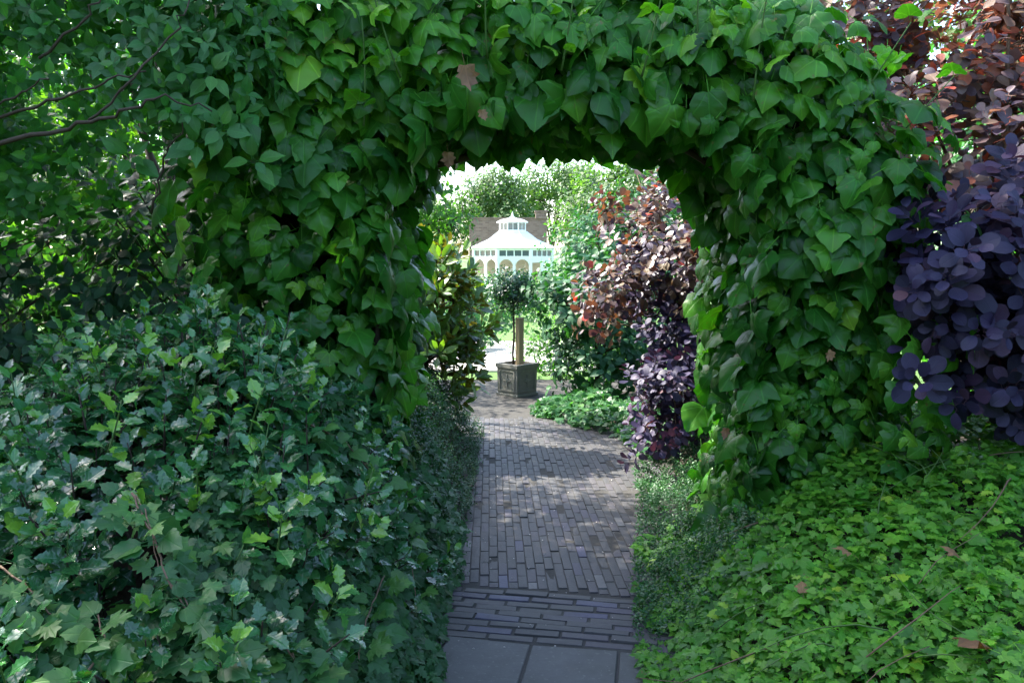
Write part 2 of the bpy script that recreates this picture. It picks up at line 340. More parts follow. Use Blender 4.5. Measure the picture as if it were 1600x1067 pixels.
def blobs_sample(bl, n, depth=0.35, inside=0.9, power=1.5):
    """points in the outer shell of a union of ellipsoids [(cx,cy,cz,rx,ry,rz),...] with outward normals"""
    B = np.array(bl, float); wgt = (B[:, 3] * B[:, 4] * B[:, 5]) ** (2 / 3.); wgt /= wgt.sum(); P, Nn = [], []
    got = 0
    while got < n:
        k = rng.choice(len(B), 2 * n, p=wgt); d = rnd_dir(2 * n); c, r = B[k, :3], B[k, 3:]
        lump = 1 + .13 * np.sin(d[:, 0] * 5 + k * 1.3) * np.sin(d[:, 2] * 6 + k) + .08 * np.sin(d[:, 1] * 11 + k * 2.1)
        s = (1 - depth * rng.uniform(0, 1, 2 * n) ** power) * lump
        p = c + r * d * s[:, None]; nn = unit(d / r); ok = np.ones(2 * n, bool)
        for j in range(len(B)):
            q = (((p - B[j, :3]) / B[j, 3:]) ** 2).sum(1); ok &= (q > inside ** 2 * (1 - depth) ** 2) | (k == j)
        P.append(p[ok]); Nn.append(nn[ok]); got += ok.sum()
    return np.concatenate(P)[:n], np.concatenate(Nn)[:n]
def bez(a, b, sag=0.0, n=5, wob=0.0, out=None):
    a = np.array(a, float); b = np.array(b, float); L = np.linalg.norm(b - a)
    m = (a + b) / 2 + np.array([0, 0, sag * L]) + (rng.normal(0, wob * L, 3) if wob else 0)
    t = np.linspace(0, 1, n)[:, None]
    return (1 - t) ** 2 * a + 2 * t * (1 - t) * m + t * t * b
def skeleton(root, base, pts, r0, mat, limbs=6, twigs=120, fork=0.35, name='trunk', twigname='branch', twig_r=0.006, lean=None):
    """a tapered trunk, limbs that end among the leaves and thin twigs to single shoots"""
    base = np.array(base, float); c = pts.mean(0) if lean is None else np.array(lean, float); top = base + (c - base) * (fork + .25)
    tb = MB(); tp = bez(base - [0, 0, .05], top, 0, 6, .04); tb.tube(tp, np.linspace(r0, r0 * .6, 6), 7)
    tb.build(name, mat, root, True)
    bb = MB(); nodes = [top]; k = rng.choice(len(pts), min(limbs, len(pts)), replace=False)
    for i in k:
        s = tp[rng.integers(2, 6)]; e = pts[i]; q = bez(s, e, .12, 7, .05); bb.tube(q, np.linspace(r0 * .5, twig_r * 1.3, 7), 5); nodes += list(q[1:])
    nodes = np.array(nodes); k = rng.choice(len(pts), min(twigs, len(pts)), replace=False)
    for i in k:
        j = np.argmin(((nodes - pts[i]) ** 2).sum(1)); q = bez(nodes[j], pts[i], .06, 4, .05); bb.tube(q, np.linspace(twig_r, twig_r * .5, 4), 4)
    bb.build(twigname, mat, root, True)['kind'] = 'stuff'
def plant_root(name, loc, label, cat, group=None, kind=None):
    o = empty(name, loc, label, cat, group, kind); o['_o'] = list(map(float, loc)); return o

# ================================================================== SETTING
# ---- ground: one sheet to the horizon, falling a little towards the gazebo
def ground_z(x, y): return -0.13 - 0.38 * np.clip((np.asarray(y, float) - 12) / 24, 0, 1) ** 1.2
gx = np.concatenate([[-900, -300, -90], np.linspace(-40, 40, 41), [90, 300, 900]]); gy = np.concatenate([[-900, -200, -40], np.linspace(-10, 70, 41), [120, 300, 900]])
X, Y = np.meshgrid(gx, gy); Zg = ground_z(X, Y); nx = len(gx)
Fg = np.array([(j * nx + i, j * nx + i + 1, (j + 1) * nx + i + 1, (j + 1) * nx + i) for j in range(len(gy) - 1) for i in range(nx - 1)])
g = link('ground', npmesh('ground', np.stack([X, Y, Zg], -1).reshape(-1, 3), Fg), M['lawn']); tag(g, 'green lawn reaching to the far trees', None, kind='structure')

# ---- the planted banks either side of the path
def prof_left(x, y):
    f = np.interp(y, [.6, 1.8, 2.1, 2.5, 3, 4.6, 5.2, 7.0, 7.6], [.1, .45, .7, .88, 1, 1, .74, .7, 0.02])
    return f * np.interp(-np.asarray(x), [.34, .50, .68, .92, 1.25, 2, 4.5, 6], [0, .45, .90, 1.12, 1.15, 1.10, 1.0, 0])
def edge_right(y): return np.interp(y, [0, 3, 3.9, 5.2, 6.6, 7.2, 8.2, 9.5], [.62, .62, .74, .98, 1.1, 1.0, .24, .55])
def prof_right(x, y):
    f = np.interp(y, [.6, 2.2, 3.7, 4.6, 5.4, 7.6, 9.5], [.25, .67, 1, .9, .5, .3, .12]); e = np.asarray(x) - edge_right(y) + .5
    return f * np.interp(e, [.5, .75, 1.0, 1.35, 1.8, 2.4, 4, 6.5], [0, .22, .45, .68, .8, .85, .8, 0])
def bank(name, fn, xs, ys, k, drop):
    X, Y = np.meshgrid(xs, ys); Z = np.maximum(fn(X, Y) * k - drop, -.14) + .03 * vnoise(X, Y, 5, 2); n = len(xs)
    F = np.array([(j * n + i, j * n + i + 1, (j + 1) * n + i + 1, (j + 1) * n + i) for j in range(len(ys) - 1) for i in range(n - 1)])
    o = link(name, npmesh(name, np.stack([X, Y, Z], -1).reshape(-1, 3), F), M['soil']); tag(o, 'dark soil bank under the plants beside the path', None, kind='structure'); return o
bank('flower_bed_left', prof_left, np.linspace(-6, -.2, 60), np.linspace(.6, 8.2, 70), .86, .10)
bank('flower_bed_right', prof_right, np.linspace(.15, 7, 60), np.linspace(.6, 9.6, 80), .9, .07)

# ---- the brick path
def brick_extra(t, v, col, fac):
    a = nd(t, 'ShaderNodeAttribute', attribute_name='leaf'); s = nd(t, 'ShaderNodeSeparateXYZ'); t.links.new(a.outputs['Vector'], s.inputs[0])
    c2 = ramp(t, s.outputs[2], [(0, (.040, .039, .040)), (.3, (.052, .050, .050)), (.55, (.064, .059, .058)), (.75, (.060, .052, .062)), (.9, (.06, .058, .105)), (1, (.13, .125, .12))])
    n2 = nd(t, 'ShaderNodeTexNoise'); n2.inputs['Scale'].default_value = 2.2; n2.inputs['Detail'].default_value = 5; t.links.new(v, n2.inputs['Vector'])
    dirt = ramp(t, n2.outputs[0], [(.45, (0, 0, 0)), (.68, (1, 1, 1))])
    c3 = mixc(t, ma(t, 'MULTIPLY', dirt, .6), mixc(t, 1.0, c2, col, 'MULTIPLY'), (.055, .053, .046))
    return c3
M['brick'] = surf_mat('paving_brick', G((.6, .6, .62), (1, 1, 1), (1.25, 1.2, 1.15)), 60, 0.62, 0.35, dist=0.004, spec=0.45, extra=brick_extra)
def slab_extra(t, v, col, fac):
    n2 = nd(t, 'ShaderNodeTexNoise'); n2.inputs['Scale'].default_value = 1.7; n2.inputs['Detail'].default_value = 6; n2.inputs['Roughness'].default_value = .7; t.links.new(v, n2.inputs['Vector'])
    c = mixc(t, ma(t, 'MULTIPLY', ramp(t, n2.outputs[0], [(.42, (0, 0, 0)), (.66, (1, 1, 1))]), .7), col, (.045, .048, .036))
    n3 = nd(t, 'ShaderNodeTexNoise'); n3.inputs['Scale'].default_value = 55; n3.inputs['Detail'].default_value = 2; t.links.new(v, n3.inputs['Vector'])
    return mixc(t, ma(t, 'MULTIPLY', ramp(t, n3.outputs[0], [(.62, (0, 0, 0)), (.7, (1, 1, 1))]), .5), c, (.14, .14, .13))
M['slab'] = surf_mat('flagstone', G((.048, .048, .047), (.078, .078, .076), (.112, .11, .105)), 9, 0.62, 0.5, dist=0.006, spec=0.4, extra=slab_extra)
M['joint'] = surf_mat('joint_sand', G((.036, .034, .030), (.054, .051, .046), (.072, .068, .062)), 16, 0.9, 0.5)
M['paving'] = surf_mat('pale_paving', G((.36, .34, .31), (.46, .44, .4), (.52, .5, .46)), 3, 0.8, 0.2)
path = plant_root('path', (0.3, 5, 0), 'curving path of dark clay bricks with stone flags in front', None, None, 'structure')
ys = np.linspace(-2, 10.6, 90); xs = np.linspace(0, 1, 22)
PX = np.array([[(-1.0 if y < 8 else -1.6) + ((1.35 if y < 8 else 2.2) + 1.0) * s for s in xs] for y in ys]); PY = np.repeat(ys[:, None], 22, 1)
PZ = -.0048 + .001 * np.clip((PX - .3) / .5, 0, 1) * np.clip((PY - 3.9) / .5, 0, 1) + .0012 * vnoise(PX, PY, 4, 4); PZ += np.clip((PY - 8.0) / .4, 0, 1) * .006
F = np.array([(j * 22 + i, j * 22 + i + 1, (j + 1) * 22 + i + 1, (j + 1) * 22 + i) for j in range(89) for i in range(21)])
link('joint_bed', npmesh('joint_bed', np.stack([PX, PY, PZ], -1).reshape(-1, 3), F), M['joint'], path)
def brick_mesh(i):
    """edge-laid clinker, 0.2 x 0.05, top at z=0, worn arrises"""
    r = random.Random(i); hx, hy, h = .5, .5, -.06; c = .012
    ring0 = [(-hx, -hy), (hx, -hy), (hx, hy), (-hx, hy)]; V = []
    cx, cy = .012, .045
    for z, ix, iy in ((h, 0, 0), (-.007, 0, 0), (0, cx, cy)):
        for x, y in ring0: V.append((x - math.copysign(ix * r.uniform(.5, 1.8), x), y - math.copysign(iy * r.uniform(.5, 1.6), y), z + (r.uniform(-.0012, .0012) if z > -.05 else 0)))
    V.append((r.uniform(-.1, .1), 0, r.uniform(-.001, .0015)))
    F = []
    for k in range(2):
        for q in range(4): F.append((k * 4 + q, k * 4 + (q + 1) % 4, k * 4 + 4 + (q + 1) % 4, k * 4 + 4 + q))
    F += [(8, 9, 12), (9, 10, 12), (10, 11, 12), (11, 8, 12)]
    rv = [.05, .2, .3, .4, .5, .6, .7, .78, .86, .92, .35, 1.0][i % 12]
    me = npmesh('brick', V, F, np.array([(0, 0, rv)] * len(V)), False); me.materials.append(M['brick']); return me
BM = [brick_mesh(i) for i in range(24)]
TH = R(10); A2 = np.array([math.cos(TH), -math.sin(TH)]); B2 = np.array([math.sin(TH), math.cos(TH)]); O2 = np.array([.25, 3.52])
bricks = []      # (x, y, heading of the long side, length, width, dz)
for r_ in range(9):
    b = -.245 + r_ * .057; off = (r_ % 2) * .105 + random.uniform(-.03, .03)
    for k in range(-6, 7):
        c = O2 + A2 * (k * .212 + off) + B2 * (b + .006 * math.sin(k * .9 + r_))
        bricks.append((c[0], c[1], -TH + random.gauss(0, .012), random.uniform(.196, .208), random.uniform(.045, .053), random.gauss(0, .0025), 1))
hd = R(91.6)
for col_ in range(-23, 19):
    x0 = .3 + col_ * .0495
    for k in range(-1, 29):
        s0 = 3.58 + k * .168 + (col_ % 2) * .084 + random.uniform(-.008, .008); s1 = s0 + .163
        mid = np.array([x0, (s0 + s1) / 2]); bmin = .275 + .01 * math.sin(col_)
        lo = (O2 + A2 * ((x0 - O2[0]) / A2[0]))[1] + bmin / B2[1]
        if s1 < lo + .05: continue
        s0 = max(s0, lo); yc = (s0 + s1) / 2; xc = x0 - math.tan(R(1.6)) * (yc - 4)
        if yc > 8.05 or (xc > edge_right(yc) + .25): continue
        bricks.append((xc, yc, hd + random.gauss(0, .01), (s1 - s0) * 1.01, random.uniform(.0465, .0485), random.gauss(0, .0018) - .002, 0))
def seen_brick(b):
    x, y = b[0], b[1]; px = 800 + x / y * FPX
    lim = np.interp(y, [3.3, 3.9, 5.2, 7, 8], [690, 695, 725, 742, 745])
    return lim < px < np.interp(y, [3.3, 3.9, 5.2, 6.6, 7.1, 8], [1015, 1015, 1010, 985, 965, 830])
seen = sorted([b for b in bricks if seen_brick(b)], key=lambda b: -b[6] * 100 + b[1])[:300]
rest = [b for b in bricks if b not in set(seen)]
for b in seen:
    i = random.choices(range(24), weights=[1, 2, 3, 3, 3, 3, 2, (2 if b[6] else 1), (2 if b[6] else .3), (1.6 if b[6] else .1), 3, .5] * 2)[0]
    o = bpy.data.objects.new('brick', BM[i]); COL.objects.link(o); o.parent = path
    o.location = (b[0] - .3, b[1] - 5, b[5]); o.scale = (b[3], b[4], 1); o.rotation_euler = (random.gauss(0, .01), random.gauss(0, .006), b[2])
V, F, A = [], [], []
for b in rest:
    me = BM[random.randrange(24)]; base = len(V); c, s = math.cos(b[2]), math.sin(b[2]); rv = random.choice([.05, .2, .3, .4, .5, .6, .7])
    for v in me.vertices:
        x, y = v.co.x * b[3], v.co.y * b[4]; V.append((b[0] + c * x - s * y, b[1] + s * x + c * y, v.co.z + b[5])); A.append((0, 0, rv))
    F += [tuple(base + i for i in p.vertices) for p in me.polygons]
o = link('brick_field', npmesh('brick_field', V, F, np.array(A), False), M['brick'], path); o['kind'] = 'stuff'
fb = -.285
for row in range(6):
    for k in range(-4, 4):
        if row > 2 and abs(k) > 3: continue
        wd, ln = .372, .62; a0 = -.118 + (k - 0) * wd + (row % 2) * .19; b1 = fb - row * ln
        mb = MB(); g_ = .004 + random.uniform(0, .003); z = random.gauss(0, .002)
        mb.box(a0 + g_, a0 + wd - g_, b1 - ln + g_, b1 - g_, -.05, z, lambda v: tuple(O2 + A2 * v[0] + B2 * v[1]) + (v[2] + .004 * math.sin(v[0] * 9),))
        mb.build('flagstone', M['slab'], path, False, .005)
M['petal'] = surf_mat('petal', G((.5, .45, .38), (.65, .6, .55)), 20, 0.8, 0)
pb = MB()
for i in range(170):
    y_ = random.uniform(3.2, 8); x_ = random.uniform(-.35, float(edge_right(y_)) + .05); a_ = random.uniform(0, 6.28); q_ = random.uniform(.003, .009); c_, s_ = math.cos(a_) * q_, math.sin(a_) * q_; z_ = .004
    pb.add([(x_ - c_, y_ - s_, z_), (x_ + s_ * .5, y_ - c_ * .5, z_ + .003), (x_ + c_, y_ + s_, z_ + .001), (x_ - s_ * .5, y_ + c_ * .5, z_ + .004)], [(0, 1, 2), (0, 2, 3)])
pb.build('fallen_petals', M['petal'], path)['kind'] = 'stuff'
# pale sunlit paving beyond the planter, with an edge of pinkish stones
tr = MB().box(-3, 1.6, 12.2, 16.5, -.24, -.105); tag(tr.build('paving', M['paving']), 'pale sunlit paving beyond the planter', None, kind='structure')

# ================================================================== THE IVY ARCH
ivy_o = plant_root('ivy_arch', (.28, 4.2, 0), 'thick archway of overlapping green ivy leaves spanning the brick path', 'ivy arch')
XC, HW, ZT = .275, .88, 2.32
def rbox(x, z, xc, hw, zt, r):
    qx = np.abs(x - xc) - (hw - r); qz = z - (zt - r)
    return np.hypot(np.maximum(qx, 0), np.maximum(qz, 0)) + np.minimum(np.maximum(qx, qz), 0) - r
def sd_in(x, z): return rbox(x, z, XC, HW, ZT, .55) + .12 * vnoise(x, z, 3.6, 1)
def sd_out(x, z): return np.maximum(np.where(np.asarray(x) > .22, rbox(x, z, .22, 1.66, 2.97, 1.42), rbox(x, z, .22, 1.75, 3.0, .9)), -(x + 1.5)) + .07 * vnoise(x, z, 3, 5)
def y_front(x, z): return 3.72 - .42 * np.clip((z - 1.0) / 1.4, 0, 1) + .12 * vnoise(x, z, 2.2, 3) + .05 * vnoise(x, z, 6, 6)
ivy = Plant('ivy_arch', ivy_o, M['ivy'], 'ivy', 300); ivy.low = T['ivy_low']
def ivy_leaves(P, out, sz, rv=None, upk=.7):
    n = len(P); nrm = unit(out + np.array([0, 0, 1.0]) * upk + rng.normal(0, .42, (n, 3)))
    tip = np.array([0, 0, -1.0]) + .25 * out + np.stack([rng.normal(0, .55, n), rng.normal(0, .3, n), rng.normal(0, .2, n)], 1)
    ivy.add(P, nrm, tip, sz, rv)
def leafsize(n, m=.104): return m * np.clip(np.exp(rng.normal(0, .28, n)), .4, 1.5)
n = 15000; x = rng.uniform(-1.6, 1.95, n); z = rng.uniform(.35, 3.05, n); a, b = sd_out(x, z), sd_in(x, z); ok = (a < 0) & (b > -.03); x, z, a, b = x[ok], z[ok], a[ok], b[ok]
e = np.minimum(-a, b); k = np.clip(1 - e / .28, 0, 1); dep = rng.uniform(0, 1, len(x)) ** 1.3
keep = rng.uniform(0, 1, len(x)) < np.where((x < -.35) & (z < 2.15), .27, .52); x, z, a, b, e, k, dep = (q[keep] for q in (x, z, a, b, e, k, dep))
yy = y_front(x, z) + .22 * k * k + dep * .36 - .06
h = .02; gxo = (sd_out(x + h, z) - sd_out(x - h, z)) / (2 * h); gzo = (sd_out(x, z + h) - sd_out(x, z - h)) / (2 * h)
gxi = (sd_in(x + h, z) - sd_in(x - h, z)) / (2 * h); gzi = (sd_in(x, z + h) - sd_in(x, z - h)) / (2 * h); so_ = (-a < b)
out = np.stack([np.where(so_, gxo, -gxi) * k * .9, -np.ones(len(x)), np.where(so_, gzo, -gzi) * k * .7], 1)
szs = leafsize(len(x)) * (1.0 - .32 * np.clip((1.5 - z) / .5, 0, 1) * (x > .3)); extra = (z < 1.5) & (x > .3)
rvv = np.clip(rng.beta(1.5, 1.6, len(x)) - .3 * dep + .12 * np.clip((z - 2.1), 0, 1), 0, 1)  # shading put into leaf tone: deeper leaves darker, high ones paler
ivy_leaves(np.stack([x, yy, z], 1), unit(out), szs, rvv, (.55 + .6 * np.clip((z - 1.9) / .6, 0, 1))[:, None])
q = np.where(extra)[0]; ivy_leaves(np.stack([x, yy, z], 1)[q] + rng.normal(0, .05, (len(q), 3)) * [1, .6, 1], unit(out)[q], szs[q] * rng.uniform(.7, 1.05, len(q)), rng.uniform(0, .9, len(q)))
# reveal of the opening
def perim(t, xc, hw, zt, r, z0=.2):
    """walk a round-cornered arch: returns x, z and the outward normal; t in 0..1"""
    L1 = zt - r - z0; L2 = r * math.pi / 2; L3 = 2 * (hw - r); tot = 2 * L1 + 2 * L2 + L3; s = np.asarray(t) * tot
    x = np.zeros_like(s); z = np.zeros_like(s); nx_ = np.zeros_like(s); nz_ = np.zeros_like(s)
    m = s < L1; x[m] = xc - hw; z[m] = z0 + s[m]; nx_[m] = -1
    m = (s >= L1) & (s < L1 + L2); th = (s[m] - L1) / r; x[m] = xc - hw + r - r * np.cos(th); z[m] = zt - r + r * np.sin(th); nx_[m] = -np.cos(th); nz_[m] = np.sin(th)
    m = (s >= L1 + L2) & (s < L1 + L2 + L3); x[m] = xc - hw + r + s[m] - L1 - L2; z[m] = zt; nz_[m] = 1
    m = (s >= L1 + L2 + L3) & (s < L1 + 2 * L2 + L3); th = (s[m] - L1 - L2 - L3) / r; x[m] = xc + hw - r + r * np.sin(th); z[m] = zt - r + r * np.cos(th); nx_[m] = np.sin(th); nz_[m] = np.cos(th)
    m = s >= L1 + 2 * L2 + L3; x[m] = xc + hw; z[m] = zt - r - (s[m] - L1 - 2 * L2 - L3); nx_[m] = 1
    return x, z, nx_, nz_
n = 1900; t_ = rng.uniform(0, 1, n); x, z, nx_, nz_ = perim(t_, XC, HW, ZT, .55); o_ = rng.uniform(-.07, .14, n) + .04 * vnoise(x, z, 5, 8)
P = np.stack([x + nx_ * o_, rng.uniform(3.65, 4.65, n), z + nz_ * o_], 1); P[:, 1] -= .35 * np.clip((P[:, 2] - 1.2), 0, 1) * (P[:, 1] < 4.2)
ivy_leaves(P, unit(np.stack([-nx_, -.25 * np.ones(n), -nz_ * .4], 1)), leafsize(n, .125), rng.beta(1.5, 2.6, n), .2)
n = 150; x = rng.uniform(XC - .65, XC + .7, n); dr = rng.uniform(0, 1, n) ** 1.6 * .24 * (.4 + .6 * np.abs(vnoise(x, x * 0, 4, 3)))
P = np.stack([x, rng.uniform(3.45, 4.5, n), ZT + .04 - dr - .25 * np.clip(np.abs(x - XC) - .45, 0, 1)], 1); ivy_leaves(P, np.tile([0, -1.0, .1], (n, 1)), leafsize(n, .11), rng.beta(1.2, 2.6, n), .1)
# top, outer right side and the back
n = 1900; t_ = rng.uniform(.12, 1, n); x, z, nx_, nz_ = perim(t_, .22, 1.66, 2.97, 1.42); o_ = rng.uniform(-.22, .06, n)
P = np.stack([x + nx_ * o_, rng.uniform(3.3, 4.7, n), z + nz_ * o_], 1); ivy_leaves(P, unit(np.stack([nx_ * .7, -.8 * np.ones(n), nz_ * .7], 1)), leafsize(n), None, .5)
n = 1800; x = rng.uniform(-1.5, 1.9, n); z = rng.uniform(.2, 3, n); ok = (sd_out(x, z) < 0) & (sd_in(x, z) > 0); x, z = x[ok], z[ok]; n = len(x)
ivy_leaves(np.stack([x, 4.7 + rng.uniform(-.15, .1, n), z], 1), np.tile([0, 1.0, 0], (n, 1)), leafsize(n))
# solid near-black core in place of stems and shade, stops light leaking through
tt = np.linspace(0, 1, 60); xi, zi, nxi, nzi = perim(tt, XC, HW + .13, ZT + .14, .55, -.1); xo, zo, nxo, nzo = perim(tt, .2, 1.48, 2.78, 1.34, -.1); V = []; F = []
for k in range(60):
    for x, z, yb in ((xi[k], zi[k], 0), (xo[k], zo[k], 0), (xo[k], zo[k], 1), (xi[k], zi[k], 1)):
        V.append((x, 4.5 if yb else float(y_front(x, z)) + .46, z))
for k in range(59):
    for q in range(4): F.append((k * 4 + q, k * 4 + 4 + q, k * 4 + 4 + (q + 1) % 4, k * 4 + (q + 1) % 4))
link('dark_core', npmesh('dark_core', V, F), M['shade_fill'], ivy_o)
for (p0, p1, sg, r0) in [((-.74, 4.25, -.05), (-.70, 4.1, 2.1), .0, .03), ((-.6, 4.1, 2.05), (.9, 4.15, 2.32), .1, .02), ((-.8, 3.85, .2), (-.62, 3.7, 2.25), .0, .018), ((1.27, 4.1, -.05), (1.25, 4.0, 2.0), 0, .026), ((1.2, 4.0, 1.95), (.35, 3.8, 2.36), .1, .016), ((-.1, 4.3, 2.42), (.75, 3.8, 2.4), .0, .014)]:
    MB().tube(bez(p0, p1, sg, 9, .03), np.linspace(r0, r0 * .7, 9), 6).build('stem', M['bark'], ivy_o, True)
# pale young shoots standing out of the top of the ivy
SP = []; SD = []
for px, py, Yd, dx, L in [(1190, 110, 3.2, .02, .42), (1100, 60, 3.25, -.04, .3), (560, 150, 3.2, .03, .28), (620, 70, 3.15, -.1, .26), (880, 60, 3.2, .05, .25), (1330, 160, 3.35, .2, .3), (1380, 220, 3.4, .25, .25), (760, 40, 3.2, 0, .2), (1010, 70, 3.2, .06, .25), (480, 130, 3.25, -.12, .25)]:
    p0 = at(px, py, Yd); p1 = p0 + np.array([dx, -.06, L]); q = bez(p0 + [0, .1, -.1], p1, 0, 6, .04); MB().tube(q, np.linspace(.005, .0022, 6), 5).build('young_shoot', M['green_stem'], ivy_o, True)
    for i in range(1, 6):
        for s in (1, -1):
            if (i + s) % 2 and i < 5: continue
            SP.append(q[i]); SD.append((s * .7 + random.gauss(0, .2), -.6 + random.gauss(0, .3), .35))
SP, SD = np.array(SP), unit(np.array(SD)); ss = rng.uniform(.045, .10, len(SP))
ivy.add(SP + SD * (ss * .5)[:, None], unit(np.array([0, -.45, 1]) + rng.normal(0, .25, (len(SP), 3))), SD, ss, rng.uniform(.75, 1, len(SP)))
# withered leaves caught in the ivy
for px, py, Yd, s in [(726, 103, 3.12, .11), (752, 172, 3.2, .05), (1262, 405, 3.5, .07), (1300, 548, 3.5, .055), (1135, 668, 3.5, .055), (700, 238, 3.5, .08)]:
    tm = T['dead'][random.randrange(4)]; me = npmesh('withered_leaf', tm.V, tm.F, np.c_[tm.A, np.full(len(tm.A), random.random())]); o = link('withered_leaf', me, M['dead'], ivy_o)
    o.location = Vector(at(px, py, Yd)) - ivy_o.location; o.scale = (s * .8, s, s); o.rotation_euler = (R(-100), R(random.uniform(-25, 25)), R(random.uniform(-30, 30))); o['label'] = 'withered brown leaf'

# ================================================================== PLANTS NEAR THE CAMERA
def surf_normal(fn, x, y, h=.03):
    gx_ = (fn(x + h, y) - fn(x - h, y)) / (2 * h); gy_ = (fn(x, y + h) - fn(x, y - h)) / (2 * h); return unit(np.stack([-gx_, -gy_, np.ones_like(x)], 1))
# ---- bright ground cover on the right bank
gc_o = plant_root('ground_cover', (1.6, 3, .3), 'bright green lobed-leaf ground cover carpeting the sloping bank', 'ground cover', None, 'stuff')
gc = Plant('ground_cover', gc_o, M['cover'], 'cover', 300); gc.low = T['oval']
n = 31000; y = rng.uniform(1.5, 4.4, n); x = edge_right(y) - .11 + rng.uniform(0, 1, n) ** 1.15 * 2.9; ok = (x < .83 * y + .5); x, y = x[ok], y[ok]; n = len(x)
lay = rng.uniform(0, 1, n); z = prof_right(x, y) + lay * .09 - .03 + .07 * vnoise(x, y, 3.2, 1) + .045 * vnoise(x, y, 8, 2); sn = surf_normal(prof_right, x, y)
up = unit(sn * .7 + np.array([0, -.35, .8]) + rng.normal(0, .38, (n, 3))); tip = np.stack([rng.normal(-.25, .7, n), rng.normal(-.5, .7, n), rng.normal(-.25, .25, n)], 1)
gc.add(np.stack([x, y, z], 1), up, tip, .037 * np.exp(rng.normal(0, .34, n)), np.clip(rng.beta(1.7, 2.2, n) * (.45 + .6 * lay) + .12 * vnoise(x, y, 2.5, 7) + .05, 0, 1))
# trailing runners and dry twigs
rb = MB(); db = MB()
for i in range(30):
    y0 = random.uniform(2.0, 3.9); x0 = float(edge_right(y0)) + random.uniform(0, 2.2); a = random.uniform(0, 6.28); L = random.uniform(.12, .5); q = []
    for s in np.linspace(0, 1, 6):
        xx = x0 + math.cos(a) * L * s + .03 * math.sin(4 * s + i); yy_ = y0 + math.sin(a) * L * s; q.append((xx, yy_, float(prof_right(xx, yy_)) + .075 + .03 * math.sin(3.1 * s) + .03 * float(vnoise(xx, yy_, 3.2, 1))))
    MB().tube(q, np.linspace(.0026, .0012, 6) * random.uniform(.7, 1.3), 4).build('runner' if i % 3 else 'dry_twig', M['green_stem' if i % 3 else 'vine'], gc_o, True)
# dead leaves resting on the ground cover
for px, py, s, lab in [(1528, 1003, .105, 'large crumpled tan dead leaf on the ground cover beside the sunlit sprigs'), (1330, 864, .06, 'small upright brown dead leaf in the ground cover uphill of the large tan one'), (1255, 925, .05, 'dark brown curled dead leaf low in the ground cover nearest the path'), (1500, 870, .06, 'brown folded dead leaf high on the bank near its sunlit edge')]:
    for Yd in np.arange(1.8, 4.5, .02):
        q = at(px, py, Yd)
        if q[2] < float(prof_right(q[0], q[1])) + .10 + .05 * float(vnoise(q[0], q[1], 3.2, 1)): break
    tm = T['dead'][random.randrange(4)]; me = npmesh('dead_leaf', tm.V, tm.F, np.c_[tm.A, np.full(len(tm.A), random.random())]); o = link('dead_leaf', me, M['dead'])
    o.location = q; o.scale = (s, s * 1.15, s); o.rotation_euler = (R(random.uniform(15, 50)), R(random.uniform(-20, 20)), R(random.uniform(0, 360))); tag(o, lab, 'dead leaf', 'dead leaves on the ground cover')

# ---- holly-like evergreen filling the lower left
ho = plant_root('holly_shrub', (-1.4, 2.4, .2), 'glossy blue-green holly shrub with spiny leaves filling the near bank', 'shrub')
hp = Plant('holly_shrub', ho, M['holly'], 'holly', 300); hp.low = T['oval']
n = 1250; y = rng.uniform(1.2, 3.7, n); x = -.42 - rng.uniform(0, 1, n) ** .9 * 2.6; ok = (x > -.78 * y - .5) & (x < -.50 + .12 * (y - 3) - .10 * vnoise(x, y, 3, 3)); x, y = x[ok], y[ok]; n = len(x)
z = prof_left(x, y) - .06 + rng.uniform(-.16, .05, n) + .19 * vnoise(x, y, 2.4, 9) + .05 * vnoise(x, y, 6, 9); sn = surf_normal(prof_left, x, y)
D = unit(sn * .8 + np.array([.15, -.3, .7]) + rng.normal(0, .38, (n, 3))); HPp = np.stack([x, y, z], 1)
shoots(hp, HPp, D, 10, .084, .17, (95, 35), .35, 'golden', .2)
hb = MB()
for p, d in zip(HPp, D): hb.tube([p - d * .22, p, p + d * .17], [.005, .004, .0022], 4)
hb.build('branch', M['bark'], ho, True)['kind'] = 'stuff'
k = rng.choice(n, 120, replace=False); lp = HPp[k] + [0, 0, .03]; ld = unit(D[k] * .7 + [.1, -.1, .6] + rng.normal(0, .2, (120, 3))); ll = rng.uniform(.2, .36, 120)
for p_, d_, l_ in zip(lp, ld, ll): MB().tube(bez(p_, p_ + d_ * l_, .04, 4, .04), np.linspace(.0035, .0018, 4), 4).build('spray_stem', M['green_stem'], ho, True)
shoots(hp, lp, ld, 12, .078, ll, (85, 35), .3, 'golden', .2, .62)
k = rng.choice(n, 90, replace=False); lp = HPp[k] + D[k] * .16; shoots(hp, lp, D[k], 5, .07, .09, (60, 20), .2, 'golden', .2, .97)   # paler yellow-green tips
MB().tube(bez((-1.9, 2.9, -.1), (-1.4, 2.4, 1.0), 0, 6, .05), np.linspace(.04, .015, 6), 6).build('stem', M['bark'], ho, True)
